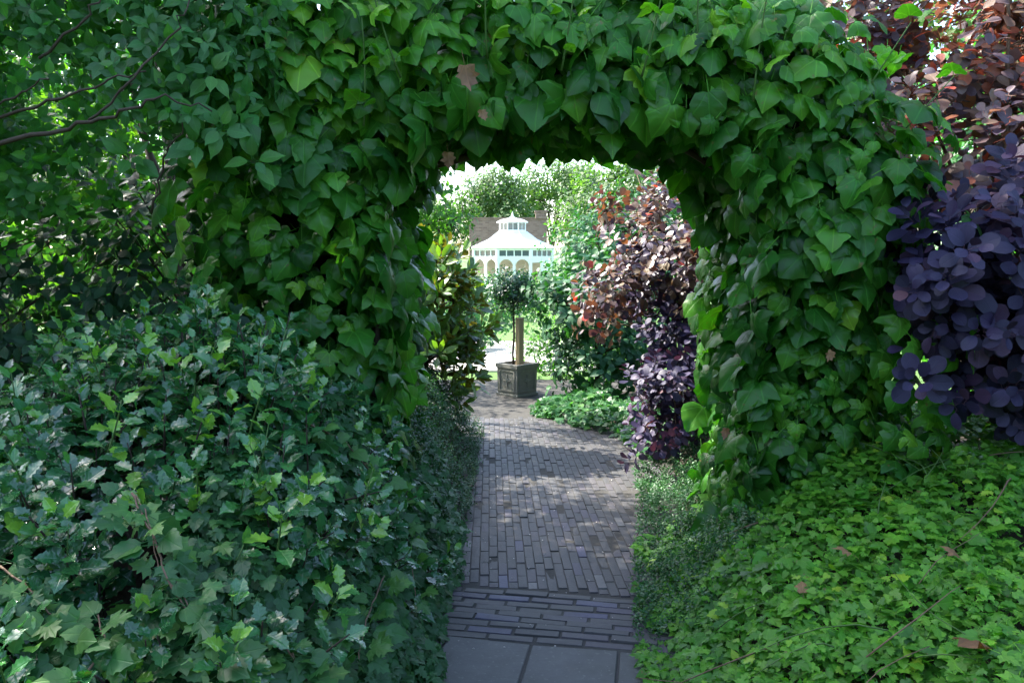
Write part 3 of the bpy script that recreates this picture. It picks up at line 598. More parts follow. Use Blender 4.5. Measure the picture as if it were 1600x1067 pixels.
# long shoots standing clear of the shrub
def on_left(px, py, lift, ymax=None):
    """first point of a sight line that comes within `lift` of the planted bank"""
    for Yd in np.arange(1.2, 4.2, .01):
        q = at(px, py, Yd)
        if q[2] < float(prof_left(q[0], q[1])) + lift: break
    return q if ymax is None or q[1] < ymax else at(px, py, ymax)
LS = [((385, 700, 2.25), (415, 600, 2.2)), ((360, 590, 2.5), (425, 525, 2.45)), ((310, 600, 2.5), (345, 520, 2.45)), ((165, 720, 2.1), (190, 625, 2.05)), ((430, 640, 2.5), (490, 605, 2.4)), ((60, 580, 2.4), (110, 505, 2.35)), ((215, 560, 2.6), (225, 500, 2.6)), ((500, 990, 2.1), (530, 925, 2.0)), ((20, 860, 1.75), (70, 820, 1.7)), ((430, 880, 2.0), (440, 800, 1.95)), ((340, 1060, 1.75), (365, 1010, 1.7))]
for a_, b_ in LS:
    p0 = on_left(a_[0], a_[1], .10); p1 = on_left(b_[0], b_[1], .18, p0[1] - .04); q = bez(p0, p1, .05, 5, .03); MB().tube(q, np.linspace(.0035, .002, 5), 5).build('long_shoot', M['green_stem'], ho, True); d = unit((p1 - p0)[None])
    shoots(hp, p0[None] + d * .03, d, 10, .08, float(np.linalg.norm(p1 - p0)), (85, 30), .3, 'golden', .2, .86)

# ---- hop-like vine scrambling over the holly
vo = plant_root('creeper_vine', (-.6, 1.8, .6), 'scrambling vine with brown stem and toothed lobed leaves over the holly', 'vine')
vp = Plant('creeper_vine', vo, M['creeper'], 'creeper', 300)
vines = [[(205, 770, 1.85), (235, 830, 1.8), (262, 905, 1.75), (295, 960, 1.72), (335, 1012, 1.7), (350, 1060, 1.7)], [(0, 885, 1.6), (45, 920, 1.6), (90, 968, 1.6), (125, 1010, 1.6)], [(480, 660, 2.6), (540, 690, 2.55), (600, 760, 2.5), (640, 850, 2.45), (650, 930, 2.4)],
         [(170, 480, 3.0), (235, 488, 3.0), (285, 483, 2.95)], [(600, 900, 2.3), (575, 960, 2.25), (560, 1030, 2.2)], [(120, 1067, 1.6), (170, 1010, 1.6), (150, 960, 1.65)], [(455, 1020, 2.0), (480, 1065, 1.95), (440, 1000, 2.0)], [(560, 740, 2.5), (640, 770, 2.5), (700, 830, 2.6)]]
LP, LT = [], []
for vi, v in enumerate(vines):
    P = np.array([on_left(p[0], p[1], .2) for p in v])
    tt = np.linspace(0, len(P) - 1, len(P) * 5); q = np.stack([np.interp(tt, np.arange(len(P)), P[:, i]) for i in range(3)], 1); q += .002 * rng.normal(size=q.shape)
    MB().tube(q, np.linspace(.0034, .002, len(q)), 5).build('vine_stem', M['vine'], vo, True)
    if vi == 0: MB().tube(q + [.008, .004, .006] * np.sin(tt * 3)[:, None], .002, 4).build('vine_stem', M['vine'], vo, True)
    for i in range(0, len(q), 1):
        for s in (-1, 1): LP.append(q[i] + rng.normal(0, .012, 3)); LT.append((s * random.uniform(.4, 1), -.2 + random.gauss(0, .3), random.uniform(-.8, .3)))
LP, LT = np.array(LP), unit(np.array(LT)); sz = rng.uniform(.045, .09, len(LP))
vp.add(LP + LT * (sz * .5)[:, None], unit(np.array([0, -.6, .8]) + rng.normal(0, .3, LP.shape)), LT, sz, rng.uniform(.4, 1, len(LP)))
# its foliage mat hanging over the bank down to the path
vp2 = Plant('creeper_vine', vo, M['creeper'], 'cover', 200, 'hanging_foliage'); vp2.low = T['oval']
n = 9500; y = rng.uniform(1.4, 4.7, n); x = -.31 - rng.uniform(0, 1, n) ** 1.2 * .62; lay = rng.uniform(0, 1, n)
z = prof_left(x, y) + lay * .09 - .04 + .05 * vnoise(x * 2, y, 3, 5); sn = surf_normal(prof_left, x, y); P = np.stack([x, y, z], 1) + sn * (.03 + .05 * vnoise(y, z, 5, 2))[:, None]
up = unit(sn * .55 + np.array([0.1, -.45, .75]) + rng.normal(0, .35, (n, 3))); tip = np.stack([rng.normal(.3, .6, n), rng.normal(-.4, .6, n), rng.normal(-.6, .3, n)], 1)
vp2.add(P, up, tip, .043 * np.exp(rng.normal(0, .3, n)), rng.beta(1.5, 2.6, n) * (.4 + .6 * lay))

# ---- tiny-leaved mats along both path edges
def tiny_mat(name, label, fn, xr, yr, n, mat, size, thick, flip):
    o = plant_root(name, ((xr[0] + xr[1]) / 2, (yr[0] + yr[1]) / 2, 0), label, 'shrub', 'low shrubs beside the path'); pl = Plant(name, o, mat, 'card', 0, 'foliage')
    y = rng.uniform(*yr, n); x = rng.uniform(*xr, n)
    if flip: x = edge_right(y) - .12 + (x - xr[0])
    z = fn(x, y); sn = surf_normal(fn, x, y); lump = .05 * vnoise(x, y, 5, 3) + .035 * vnoise(y, z, 9, 4) + .02 * vnoise(x + z, y, 17, 4)
    P = np.stack([x, y, z], 1) + sn * (lump + thick * rng.uniform(-1, 1, n))[:, None]; D = unit(sn * .8 + np.array([0, -.2, .3]) + rng.normal(0, .5, (n, 3)))
    shoots(pl, P, D, 8, size, .06, (75, 40), .3, 'opposite', .25)
    tb = MB()
    for i in rng.choice(n, 160, replace=False): tb.tube([P[i] - D[i] * .12, P[i] + D[i] * .05], [.003, .0015], 3)
    tb.build('twig', M['bark'], o, True)['kind'] = 'stuff'; return pl
tiny_mat('cotoneaster_shrub', 'fine dark tiny-leaved shrub bulging over the brick path by the inner ivy leg', prof_left, (-1.0, -.27), (3.9, 7.4), 4200, M['tiny'], .024, .05, False)
tiny_mat('box_shrub', 'low fine-leaved green mat spilling over the path edge beside the bright ground cover', prof_right, (0, .62), (3.3, 5.9), 2600, M['tiny2'], .022, .04, True)

# ---- dark evergreen shrub behind the holly, left of the arch
vb_o = plant_root('viburnum_shrub', (-2.0, 4.1, 0), 'dark leafy evergreen shrub in deep shade between holly and dogwood', 'shrub'); vb = Plant('viburnum_shrub', vb_o, M['viburnum'], 'oval', 300)
BL = [(-1.55, 4.0, 1.35, .55, .45, .75), (-2.3, 4.1, 1.3, .7, .5, .85), (-3.1, 4.0, 1.3, .6, .6, .8), (-1.25, 4.3, .9, .4, .4, .8)]
P, Nn = blobs_sample(BL, 950, .45); shoots(vb, P, unit(Nn + [0, -.1, .35] + rng.normal(0, .3, P.shape)), 8, .085, .17, (80, 45), .35)
skeleton(vb_o, (-2.1, 4.15, -.1), P, .04, M['bark'], 7, 200)

# ---- dogwood: trunk out of the frame, crown overhead, boughs hanging into the upper left
dg_o = plant_root('dogwood_tree', (-5.0, 4.2, 0), 'dogwood tree with pointed leaves and round fruits on dark boughs', 'tree'); dg = Plant('dogwood_tree', dg_o, M['dogwood'], 'dogwood', 300); dg.low = T['dogwood_s']
BL = [(-1.5, 3.15, 2.75, .75, .45, .5), (-2.2, 3.1, 2.5, .7, .5, .55), (-1.25, 3.15, 2.35, .42, .3, .32), (-2.9, 3.2, 2.4, .6, .6, .6), (-2.3, 3.5, 2.1, .75, .4, .4), (-1.1, 3.35, 3.0, .5, .45, .35)]
P, Nn = blobs_sample(BL, 2500, .75, .8, 1.0); Dd = unit(Nn * [1, .9, .5] + [.25, -.35, -.05] + rng.normal(0, .25, P.shape))
shoots(dg, P, Dd, 6, .064, .06, (80, 55), .55, 'opposite', .2, None, .1)
q0 = np.array([[205, 248, 3.1], [310, 225, 3.0], [345, 205, 3.0], [300, 180, 3.0], [260, 150, 3.0], [395, 255, 3.1], [380, 180, 3.1], [330, 120, 3.0]]); pp = np.array([at(*q) for q in q0]); shoots(dg, pp, np.tile([.3, -.75, .1], (8, 1)), 6, .105, .05, (80, 55), .3, 'opposite', .25, .8)
CB = [(-2.1, 3.3, 3.6, .8, .5, .4), (-4.6, 4.4, 5.6, 1.6, 1.5, 1.2), (-4.3, 5.2, 7.4, 2.1, 2.0, 1.5), (-4.0, 6.6, 8.2, 1.6, 1.6, 1.3)]
P2, N2 = blobs_sample(CB, 2000, .7, .7, 1.0)
dgc = Plant('dogwood_tree', dg_o, M['dogwood'], 'dogwood_s', 0, 'crown', kindrest=None)
shoots(dgc, P2, unit(N2 + [0, 0, .2] + rng.normal(0, .3, P2.shape)), 7, .125, .16, (80, 50), .5, 'opposite', .25)
skeleton(dg_o, (-5.0, 4.2, -.1), P2, .16, M['bark'], 16, 260, .35, twig_r=.01, lean=(-4.7, 4.7, 6.5))
bm_ = MB(); boughs = [[(-80, 255, 2.9), (30, 213, 2.8), (110, 203, 2.75), (190, 180, 2.7), (250, 150, 2.72), (330, 170, 2.8)], [(-60, 205, 2.95), (40, 172, 2.85), (90, 158, 2.8), (165, 128, 2.75), (225, 112, 2.75)], [(60, 95, 2.9), (140, 25, 2.8), (170, -20, 2.8)], [(-40, 185, 2.9), (25, 150, 2.85), (75, 120, 2.8)], [(140, 190, 2.75), (190, 140, 2.72), (275, 40, 2.75), (300, -10, 2.8)], [(240, 330, 3.1), (258, 240, 3.0), (290, 185, 2.9)]]
for i, v in enumerate(boughs):
    Pq = np.array([at(*p) for p in v]); tt = np.linspace(0, len(Pq) - 1, len(Pq) * 4); q = np.stack([np.interp(tt, np.arange(len(Pq)), Pq[:, k]) for k in range(3)], 1) + .006 * rng.normal(size=(len(tt), 3))
    MB().tube(q, np.linspace([.010, .007, .006, .005, .005, .005][i], .0025, len(q)), 6).build('bough', M['bark'], dg_o, True)
MB().tube(bez((-4.95, 4.2, 1.2), at(-80, 255, 2.9), .1, 8, .02), np.linspace(.05, .013, 8), 6).build('bough', M['bark'], dg_o, True)
fm = MB().lathe([(.0005, -1), (.5, -.87), (.87, -.5), (1, 0), (.87, .5), (.5, .87), (.0005, 1)], 8); fme = bpy.data.meshes.new('fruit'); fme.from_pydata(fm.V, [], fm.F); fme.polygons.foreach_set('use_smooth', [True] * len(fme.polygons)); fme.materials.append(M['green_stem'])
for i in range(46):
    p = P[random.randrange(len(P))]; o = bpy.data.objects.new('fruit', fme); COL.objects.link(o); o.parent = dg_o; s = random.uniform(.009, .013); o.scale = (s, s, s); o.location = Vector(p) + Vector((random.uniform(-.03, .03), -.06, .03)) - dg_o.location

# ---- purple smoke bush right of the arch
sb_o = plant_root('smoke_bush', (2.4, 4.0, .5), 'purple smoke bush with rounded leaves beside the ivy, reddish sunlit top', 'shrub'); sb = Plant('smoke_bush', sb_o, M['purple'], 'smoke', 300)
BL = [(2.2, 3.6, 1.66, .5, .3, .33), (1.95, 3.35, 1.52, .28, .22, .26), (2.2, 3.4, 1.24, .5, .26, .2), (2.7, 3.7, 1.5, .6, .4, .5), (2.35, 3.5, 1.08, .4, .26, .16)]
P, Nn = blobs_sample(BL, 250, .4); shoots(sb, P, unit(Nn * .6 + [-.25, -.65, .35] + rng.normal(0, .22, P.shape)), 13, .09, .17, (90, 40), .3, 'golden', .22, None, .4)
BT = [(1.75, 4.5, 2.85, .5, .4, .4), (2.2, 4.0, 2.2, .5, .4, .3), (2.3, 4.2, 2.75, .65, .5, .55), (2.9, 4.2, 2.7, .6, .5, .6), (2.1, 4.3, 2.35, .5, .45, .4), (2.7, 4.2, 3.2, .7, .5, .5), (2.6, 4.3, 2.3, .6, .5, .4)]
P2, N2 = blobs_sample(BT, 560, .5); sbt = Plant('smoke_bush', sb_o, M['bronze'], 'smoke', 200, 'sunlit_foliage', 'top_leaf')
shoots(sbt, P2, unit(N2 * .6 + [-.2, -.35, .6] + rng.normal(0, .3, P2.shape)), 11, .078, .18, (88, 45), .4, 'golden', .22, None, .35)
skeleton(sb_o, (2.5, 4.05, .3), np.concatenate([P, P2]), .035, M['vine'], 9, 330, .3, twig_r=.004)
# feathery orange flower plumes
M['plume'] = surf_mat('plume', G((.32, .09, .04), (.5, .17, .08)), 40, 0.9, 0)
for px, py, Yd in [(1500, 30, 4.0), (1560, 20, 4.0), (1590, 85, 4.0), (1380, 45, 4.2), (1470, 65, 4.1), (1560, 75, 4.05), (1420, 150, 4.0)]:
    c = at(px, py, Yd); m_ = MB()
    for i in range(60):
        d = rnd_dir(1)[0] * [1, .8, .8]; m_.tube([c, c + d * .05 + [0, 0, .01], c + d * random.uniform(.07, .13)], [.0016, .0012, .0008], 3)
    m_.build('flower_plume', M['plume'], sb_o, True)

# ================================================================== THROUGH THE ARCH
# ---- second smoke bush
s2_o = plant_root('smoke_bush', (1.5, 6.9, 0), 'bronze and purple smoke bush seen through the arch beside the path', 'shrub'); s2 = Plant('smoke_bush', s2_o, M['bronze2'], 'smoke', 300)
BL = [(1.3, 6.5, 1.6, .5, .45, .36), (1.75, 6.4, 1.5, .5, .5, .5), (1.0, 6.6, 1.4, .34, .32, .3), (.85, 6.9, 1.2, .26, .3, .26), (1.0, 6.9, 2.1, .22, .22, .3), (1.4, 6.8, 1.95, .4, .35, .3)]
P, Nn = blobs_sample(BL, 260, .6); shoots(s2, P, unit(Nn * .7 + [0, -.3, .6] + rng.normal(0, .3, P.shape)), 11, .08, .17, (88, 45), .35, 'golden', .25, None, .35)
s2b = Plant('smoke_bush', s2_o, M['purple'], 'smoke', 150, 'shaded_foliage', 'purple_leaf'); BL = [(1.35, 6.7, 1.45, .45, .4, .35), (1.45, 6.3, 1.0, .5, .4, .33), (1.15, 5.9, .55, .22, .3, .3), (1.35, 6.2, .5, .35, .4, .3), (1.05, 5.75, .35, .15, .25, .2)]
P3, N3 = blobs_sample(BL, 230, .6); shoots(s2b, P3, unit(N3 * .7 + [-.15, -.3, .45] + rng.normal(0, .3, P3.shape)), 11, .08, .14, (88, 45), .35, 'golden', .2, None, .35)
skeleton(s2_o, (1.5, 6.9, -.1), np.concatenate([P, P3]), .03, M['vine'], 10, 240, .25, twig_r=.004)
# ---- magnolia with long leathery leaves
mg_o = plant_root('magnolia_shrub', (-.95, 7.0, 0), 'magnolia shrub with long leathery olive leaves behind the inner ivy leg', 'shrub'); mg = Plant('magnolia_shrub', mg_o, M['magnolia'], 'magnolia', 300)
BL = [(-.70, 6.9, 1.15, .42, .4, .42), (-.64, 6.7, .75, .32, .4, .4), (-1.1, 7.0, 1.2, .5, .5, .6), (-.75, 7, 1.5, .35, .35, .25)]
P, Nn = blobs_sample(BL, 300, .5); shoots(mg, P, unit(Nn * .7 + [.1, -.25, .6] + rng.normal(0, .25, P.shape)), 9, .15, .10, (75, 25), .15, 'golden', .2)
skeleton(mg_o, (-.95, 7.0, -.1), P, .035, M['bark'], 8, 120, twig_r=.006)
# ---- slender tree leaning into the left of the opening
lt_o = plant_root('lilac_tree', (-1.3, 8.2, 0), 'small light green tree reaching into the upper corner of the opening', 'tree'); lt = Plant('lilac_tree', lt_o, M['fresh'], 'oval', 0, 'crown', kindrest=None)
P, Nn = blobs_sample([(-.8, 8.2, 2.15, .34, .3, .42), (-1.2, 8.3, 2.5, .55, .5, .6), (-.62, 8.1, 1.95, .2, .2, .3)], 170, .6); shoots(lt, P, unit(Nn + [.2, -.1, 0] + rng.normal(0, .3, P.shape)), 8, .075, .15, (70, 45), .4)
skeleton(lt_o, (-1.3, 8.2, -.1), P, .03, M['bark'], 8, 100, .5)
# ---- broad-leaved shrub right of the planter
hy_o = plant_root('hydrangea_shrub', (1.0, 9.3, 0), 'blue-green broad-leaved shrub overhanging the path right of the planter', 'shrub'); hy = Plant('hydrangea_shrub', hy_o, M['teal'], 'oval', 250)
P, Nn = blobs_sample([(.75, 9.0, 1.0, .45, .4, .3), (1.0, 9.0, .45, .5, .45, .5), (1.15, 9.2, .8, .6, .5, .6), (.55, 9.2, 1.25, .32, .35, .25), (1.2, 9.6, 1.4, .6, .5, .5)], 420, .5); shoots(hy, P, unit(Nn * .8 + [-.1, -.3, .4] + rng.normal(0, .25, P.shape)), 7, .12, .16, (80, 50), .4, 'opposite')
skeleton(hy_o, (1.0, 9.3, -.1), P, .03, M['bark'], 8, 120)
# ---- pale ivy edging the far bed
gi_o = plant_root('ground_ivy', (.9, 7.6, 0), 'low pale green ivy edging the bed where the path curves', 'ground cover', None, 'stuff'); gi = Plant('ground_ivy', gi_o, M['creeper'], 'cover', 0)
n = 2600; y = rng.uniform(6.3, 9.0, n); x = edge_right(y) + rng.uniform(-.05, .75, n); z = prof_right(x, y) + rng.uniform(0, .10, n) + .04 * vnoise(x, y, 4, 1)
gi.add(np.stack([x, y, z], 1), unit(np.array([0, -.35, .9]) + rng.normal(0, .35, (n, 3))), np.stack([rng.normal(-.2, .7, n), rng.normal(-.5, .6, n), rng.normal(-.2, .2, n)], 1), .065 * np.exp(rng.normal(0, .25, n)))
# ---- low sunlit bushes beyond the planter
def bush(name, label, loc, bl, n, mat, tm, size, leaves=7, parts=0, group=None, cat='shrub', r0=.025, span=.14, trunk=True, depth=.55):
    o = plant_root(name, loc, label, cat, group); pl = Plant(name, o, mat, tm, parts, 'crown' if not parts else 'foliage', kindrest='stuff' if parts else None)
    P, Nn = blobs_sample(bl, n, depth); shoots(pl, P, unit(Nn + [0, -.1, .3] + rng.normal(0, .35, P.shape)), leaves, size, span, (80, 45), .35)
    if trunk: skeleton(o, (loc[0], loc[1], loc[2] - .1), P, r0, M['bark'], 7, 60, .3, twig_r=r0 * .2)
    return pl
bush('spirea_bush', 'feathery light green sunlit bush just behind the planter', (.75, 11, -.1), [(.7, 11, .35, .5, .4, .5), (1.3, 11.2, .4, .6, .5, .6), (.35, 11.3, .2, .3, .3, .3)], 420, M['fresh'], 'card', .07)
bush('laurel_bush', 'dark green round bush in front of the gazebo', (-1.0, 15, -.2), [(-1.0, 15, .55, .9, .7, .75), (-.2, 16, .6, .7, .6, .6), (-2.2, 15, .7, 1, .8, .9)], 420, M['teal'], 'card', .13, span=.22)
bush('rose_bush', 'pale green bush at the foot of the gazebo arches', (.7, 24, -.3), [(.7, 24, .4, 1.1, .8, .6), (-.8, 25, .4, 1.2, .8, .55), (2.2, 24, .5, 1.0, .8, .8)], 380, M['fresh'], 'card', .15, span=.25)
bush('green_shrub', 'tall bluish green sunlit shrub right of the gazebo roof', (2.4, 16, -.2), [(1.7, 16, 1.7, .9, .8, .8), (2.6, 16.2, 2.0, 1.1, .9, 1.0), (1.4, 15.5, 1.0, .7, .7, .8), (3.4, 16, 1.6, 1.2, 1, 1.4)], 900, M['teal'], 'card', .14, r0=.05, span=.25, group=None)
bush('yellow_green_tree', 'yellow-green sunlit tree rising above the bluish shrub', (3.2, 22, -.3), [(2.6, 22, 3.0, 1.2, 1, 1.0), (3.8, 22, 3.4, 1.5, 1.2, 1.3), (2.0, 22.5, 2.3, .8, .8, .8)], 800, M['far'], 'card', .18, r0=.1, span=.3, cat='tree')
bush('cypress', 'narrow dark conifer beside the pale stone house', (-2.35, 30, -.3), [(-2.35, 30, .9, .38, .38, 1.2), (-2.35, 30, 2.2, .27, .27, 1.1), (-2.35, 30, 3.0, .14, .14, .55)], 420, M['cypress'], 'card', .12, r0=.06, cat='tree', depth=.3)

# ---- lead planter with a clipped standard tree and a square stake
M['lead'] = surf_mat('lead_planter', G((.12, .118, .10), (.19, .185, .16), (.27, .26, .22)), 14, 0.6, 0.5, spec=0.4)
pc = np.array([at(808, 612, 9.35)[0] - .0, 9.45]); pr = R(45)
po = plant_root('planter', (pc[0], pc[1], 0), 'square grey lead planter with panelled sides standing on the path', 'planter')
def rot(v, c=pc, a=pr): return (c[0] + v[0] * math.cos(a) - v[1] * math.sin(a), c[1] + v[0] * math.sin(a) + v[1] * math.cos(a), v[2])
hs = .172; m_ = MB()
for (z0, z1, s0, s1) in ((0, .03, hs + .008, hs + .008), (.03, .34, hs - .006, hs)):
    V = [rot((sx * s, sy * s, z)) for z, s in ((z0, s0), (z1, s1)) for sy in (-1, 1) for sx in (-1, 1)]
    m_.add(V, [(0, 2, 3, 1), (4, 5, 7, 6), (0, 1, 5, 4), (2, 6, 7, 3), (0, 4, 6, 2), (1, 3, 7, 5)])
m_.build('body', M['lead'], po, False, .006)
m_ = MB()
for a_, b_ in (((-hs - .014, hs + .014), (-hs - .014, -hs + .016)), ((-hs - .014, hs + .014), (hs - .016, hs + .014)), ((-hs - .014, -hs + .016), (-hs + .016, hs - .016)), ((hs - .016, hs + .014), (-hs + .016, hs - .016))): m_.box(*a_, *b_, .335, .385, rot)
m_.build('rim', M['lead'], po, False, .004)
MB().box(-hs + .012, hs - .012, -hs + .012, hs - .012, .3, .355, rot).build('compost', M['soil'], po)
for side in range(4):
    a_ = pr + side * math.pi / 2; m_ = MB(); rt = lambda v, a_=a_: rot(v, pc, a_)
    for (x0, x1, z0, z1) in ((-.13, .13, .06, .075), (-.13, .13, .295, .31), (-.13, -.115, .075, .295), (.115, .13, .075, .295), (-.06, .06, .18, .19), (-.008, .008, .11, .26)): m_.box(x0, x1, -hs - .006, -hs + .01, z0, z1, rt)
    m_.lathe([(.035, 0), (.03, .008), (.001, .012)], 10); k = len(m_.V) - 30
    for i in range(k, len(m_.V)): x_, y_, z_ = m_.V[i]; m_.V[i] = rt((x_, -hs - z_ + .002, .185 + y_))
    m_.build('relief_panel', M['lead'], po, False)
M['timber'] = surf_mat('timber', G((.36, .26, .15), (.46, .34, .2), (.54, .42, .27)), 10, 0.75, 0.3, stretch=(1, 1, .08))
st = MB(); sc_ = (pc[0] + .03, pc[1] - .05); st.box(-.036, .036, -.036, .036, .32, .93, lambda v: rot(v, sc_, R(40)))
stake = st.build('stake', M['timber'], None, False, .003); tag(stake, 'square pale timber stake standing in the planter', 'stake')
bt_o = plant_root('bay_tree', (pc[0] - .035, pc[1] - .03, .35), 'small clipped standard tree with dark round head growing in the planter', 'tree')
bt = Plant('bay_tree', bt_o, M['bay'], 'card', 0, 'crown', kindrest=None); bc = at(800, 455, 9.4)
P, Nn = blobs_sample([(bc[0], bc[1], bc[2], .23, .23, .2), (bc[0] + .08, bc[1], bc[2] + .08, .16, .16, .16), (bc[0] - .1, bc[1], bc[2] - .02, .15, .16, .15)], 260, .8); shoots(bt, P, unit(Nn + rng.normal(0, .4, P.shape)), 9, .05, .12, (75, 40), .3)
tb = MB().tube([(pc[0] - .04, pc[1] - .06, .33), (pc[0] - .052, pc[1] - .06, .5), (pc[0] - .036, pc[1] - .055, .7), (bc[0] + .014, bc[1], bc[2] - .1), (bc[0], bc[1], bc[2])], [.016, .012, .013, .011, .008], 7); tb.build('trunk', M['bark'], bt_o, True)
tb = MB()
for i in range(40): tb.tube(bez((bc[0], bc[1], bc[2] - .1), P[i], .1, 4), [.006, .004, .003, .002], 4)
tb.build('branch', M['bark'], bt_o, True)['kind'] = 'stuff'
# pinkish edging stones by the far bed
M['stone'] = surf_mat('edging_stone', G((.22, .17, .14), (.34, .27, .23), (.42, .36, .31)), 12, 0.85, 0.6)
for i, (x, y, s) in enumerate([(.52, 10.0, .11), (.72, 10.05, .14), (.95, 10.1, .10), (.62, 9.75, .08)]):
    m_ = MB().lathe([(.3, -.2), (.9, -.05), (1, .2), (.8, .5), (.35, .62)], 8)
    m_.V = [(x + s * vx * random.uniform(.85, 1.15), y + s * .7 * vy * random.uniform(.85, 1.15), -.1 + s * vz * .9) for vx, vy, vz in m_.V]
    tag(m_.build('edging_stone', M['stone'], None, False, .01), ['pinkish edging stone nearest the planter in the row behind it', 'largest pinkish edging stone in the row beyond the planter', 'pinkish edging stone at the far end of the row, under the shrub', 'smallest pinkish edging stone, standing in front of the row'][i], 'stone', 'edging stones by the bed')

# ================================================================== GAZEBO AND HOUSE
M['white'] = surf_mat('white_paint', G((.74, .74, .72), (.8, .8, .78), (.83, .83, .81)), 2, 0.5, 0.05, spec=.4)
M['roofw'] = surf_mat('white_roof', G((.66, .68, .7), (.74, .76, .77), (.8, .8, .8)), 1.5, 0.4, 0.05, spec=.4)
mg_, t, p, out_ = newmat('window_glass'); p.inputs['Base Color'].default_value = (.10, .12, .13, 1); p.inputs['Roughness'].default_value = .06; p.inputs['Specular IOR Level'].default_value = .8; M['glass'] = mg_
M['beige'] = surf_mat('interior_plaster', G((.5, .42, .34), (.6, .52, .43)), 2, 0.9, 0)
def wall_extra(t, v, col, fac):
    b = nd(t, 'ShaderNodeTexBrick'); b.inputs['Scale'].default_value = 1; b.inputs['Brick Width'].default_value = .26; b.inputs['Row Height'].default_value = .095; b.inputs['Mortar Size'].default_value = .012
    b.inputs['Color1'].default_value = (.13, .085, .07, 1); b.inputs['Color2'].default_value = (.21, .145, .12, 1); b.inputs['Mortar'].default_value = (.19, .15, .125, 1)
    s = nd(t, 'ShaderNodeSeparateXYZ'); t.links.new(v, s.inputs[0]); c = nd(t, 'ShaderNodeCombineXYZ'); t.links.new(ma(t, 'ADD', s.outputs[0], s.outputs[1]), c.inputs[0]); t.links.new(s.outputs[2], c.inputs[1]); t.links.new(c.outputs[0], b.inputs[0])
    return mixc(t, 1.0, b.outputs[0], col, 'MULTIPLY')
M['rubble'] = surf_mat('stone_wall', G((.7, .7, .72), (1, 1, 1), (1.2, 1.15, 1.1)), 1.6, 0.9, 0.4, extra=wall_extra, dist=.03)
gc_ = np.array([0.02, 40.0]); gz = float(ground_z(0, 40)); GR = 2.07; ga = R(2.5)
gz_o = plant_root('gazebo', (gc_[0], gc_[1], gz), 'white octagonal garden gazebo with arched openings and a small glazed cupola', 'gazebo')
def face(k, rad):   # local frame of face k (0 faces the camera): origin at its middle, u to the right as seen from outside
    a = -math.pi / 2 + ga + k * math.pi / 4; nrm = np.array([math.cos(a), math.sin(a)]); u = np.array([-math.sin(a), math.cos(a)]); ap = rad * math.cos(math.pi / 8)
    return lambda v: (gc_[0] + nrm[0] * (ap + v[1]) + u[0] * v[0], gc_[1] + nrm[1] * (ap + v[1]) + u[1] * v[0], v[2])
HWf = GR * math.sin(math.pi / 8); zA, zC, zT0, zT1, zE = 1.53, 1.60, 1.66, 1.93, 2.0
rot8 = -math.pi / 2 + ga + math.pi / 8
MB().lathe([(GR + .1, gz - .1), (GR + .1, gz + .12)], 8, (*gc_, 0), rot8).build('plinth', M['white'], gz_o)
for k in range(8):
    a = rot8 + k * math.pi / 4; c = (gc_[0] + GR * math.cos(a), gc_[1] + GR * math.sin(a))
    m_ = MB().lathe([(.10, gz + .12), (.10, gz + .3), (.075, gz + .34), (.075, zA - .1), (.1, zA), (.1, zE)], 8, (*c, 0), a); m_.build('column', M['white'], gz_o)
    f = face(k, GR); wf = HWf - .06
    MB().box(-wf, wf, -.05, .04, zC - .0, zT0, f).build('beam', M['white'], gz_o); MB().box(-wf, wf, -.06, .05, zT1, zE, f).build('beam', M['white'], gz_o)
    for q in range(1, 4): MB().box(-wf + q * wf / 2 - .025, -wf + q * wf / 2 + .025, -.03, .03, zT0, zT1, f).build('mullion', M['white'], gz_o)
    for q in range(4): MB().box(-wf + q * wf / 2 + .03, -wf + (q + 1) * wf / 2 - .03, -.012, -.006, zT0 + .01, zT1 - .01, f).build('pane', M['glass'], gz_o)
    if k in (1,):   # open bay with a plain square head
        m_ = MB().box(-.05, .05, -.05, .04, gz + .12, zC, f); m_.box(-wf, -.06, -.04, .03, 1.35, zC, f); m_.box(.06, wf, -.04, .03, gz + .12, zC, f); m_.build('bay_panel', M['white'], gz_o); continue
    for s in (-1, 1):   # spandrels of two arches
        x0, x1 = (-wf, -.04) if s < 0 else (.04, wf); cx, rad = (x0 + x1) / 2, (x1 - x0) / 2 - .03; zc = zA - rad - .02; V = []; Fs = []; n_ = 14
        for i in range(n_ + 1):
            t_ = math.pi * i / n_; ax_, az_ = cx - rad * math.cos(t_), zc + rad * math.sin(t_); bx = x0 + (x1 - x0) * i / n_
            V += [f((ax_, -.03, az_)), f((bx, -.03, zC)), f((bx, .03, zC)), f((ax_, .03, az_))]
        for i in range(n_):
            for q in range(4): Fs.append((i * 4 + q, i * 4 + (q + 1) % 4, i * 4 + 4 + (q + 1) % 4, i * 4 + 4 + q))
        m_ = MB().add(V, Fs); m_.box(x0, cx - rad, -.03, .03, gz + .12, zc, f); m_.box(cx + rad, x1, -.03, .03, gz + .12, zc, f); m_.build('arch', M['white'], gz_o)
    MB().box(-.05, .05, -.05, .04, gz + .12, zC, f).build('post', M['white'], gz_o)
    if k in (3, 4, 5): MB().box(-wf, wf, -.12, -.07, gz + .12, zC, f).build('rear_wall', M['beige'], gz_o)
MB().lathe([(GR + .02, zE), (GR + .14, zE + .01), (GR + .16, zE + .06), (GR + .05, zE + .09)], 8, (*gc_, 0), rot8).build('cornice', M['white'], gz_o)
MB().lathe([(GR + .12, zE + .075), (1.3, zE + .45), (.74, zE + .86), (.70, zE + .86)], 8, (*gc_, 0), rot8).build('roof', M['roofw'], gz_o)
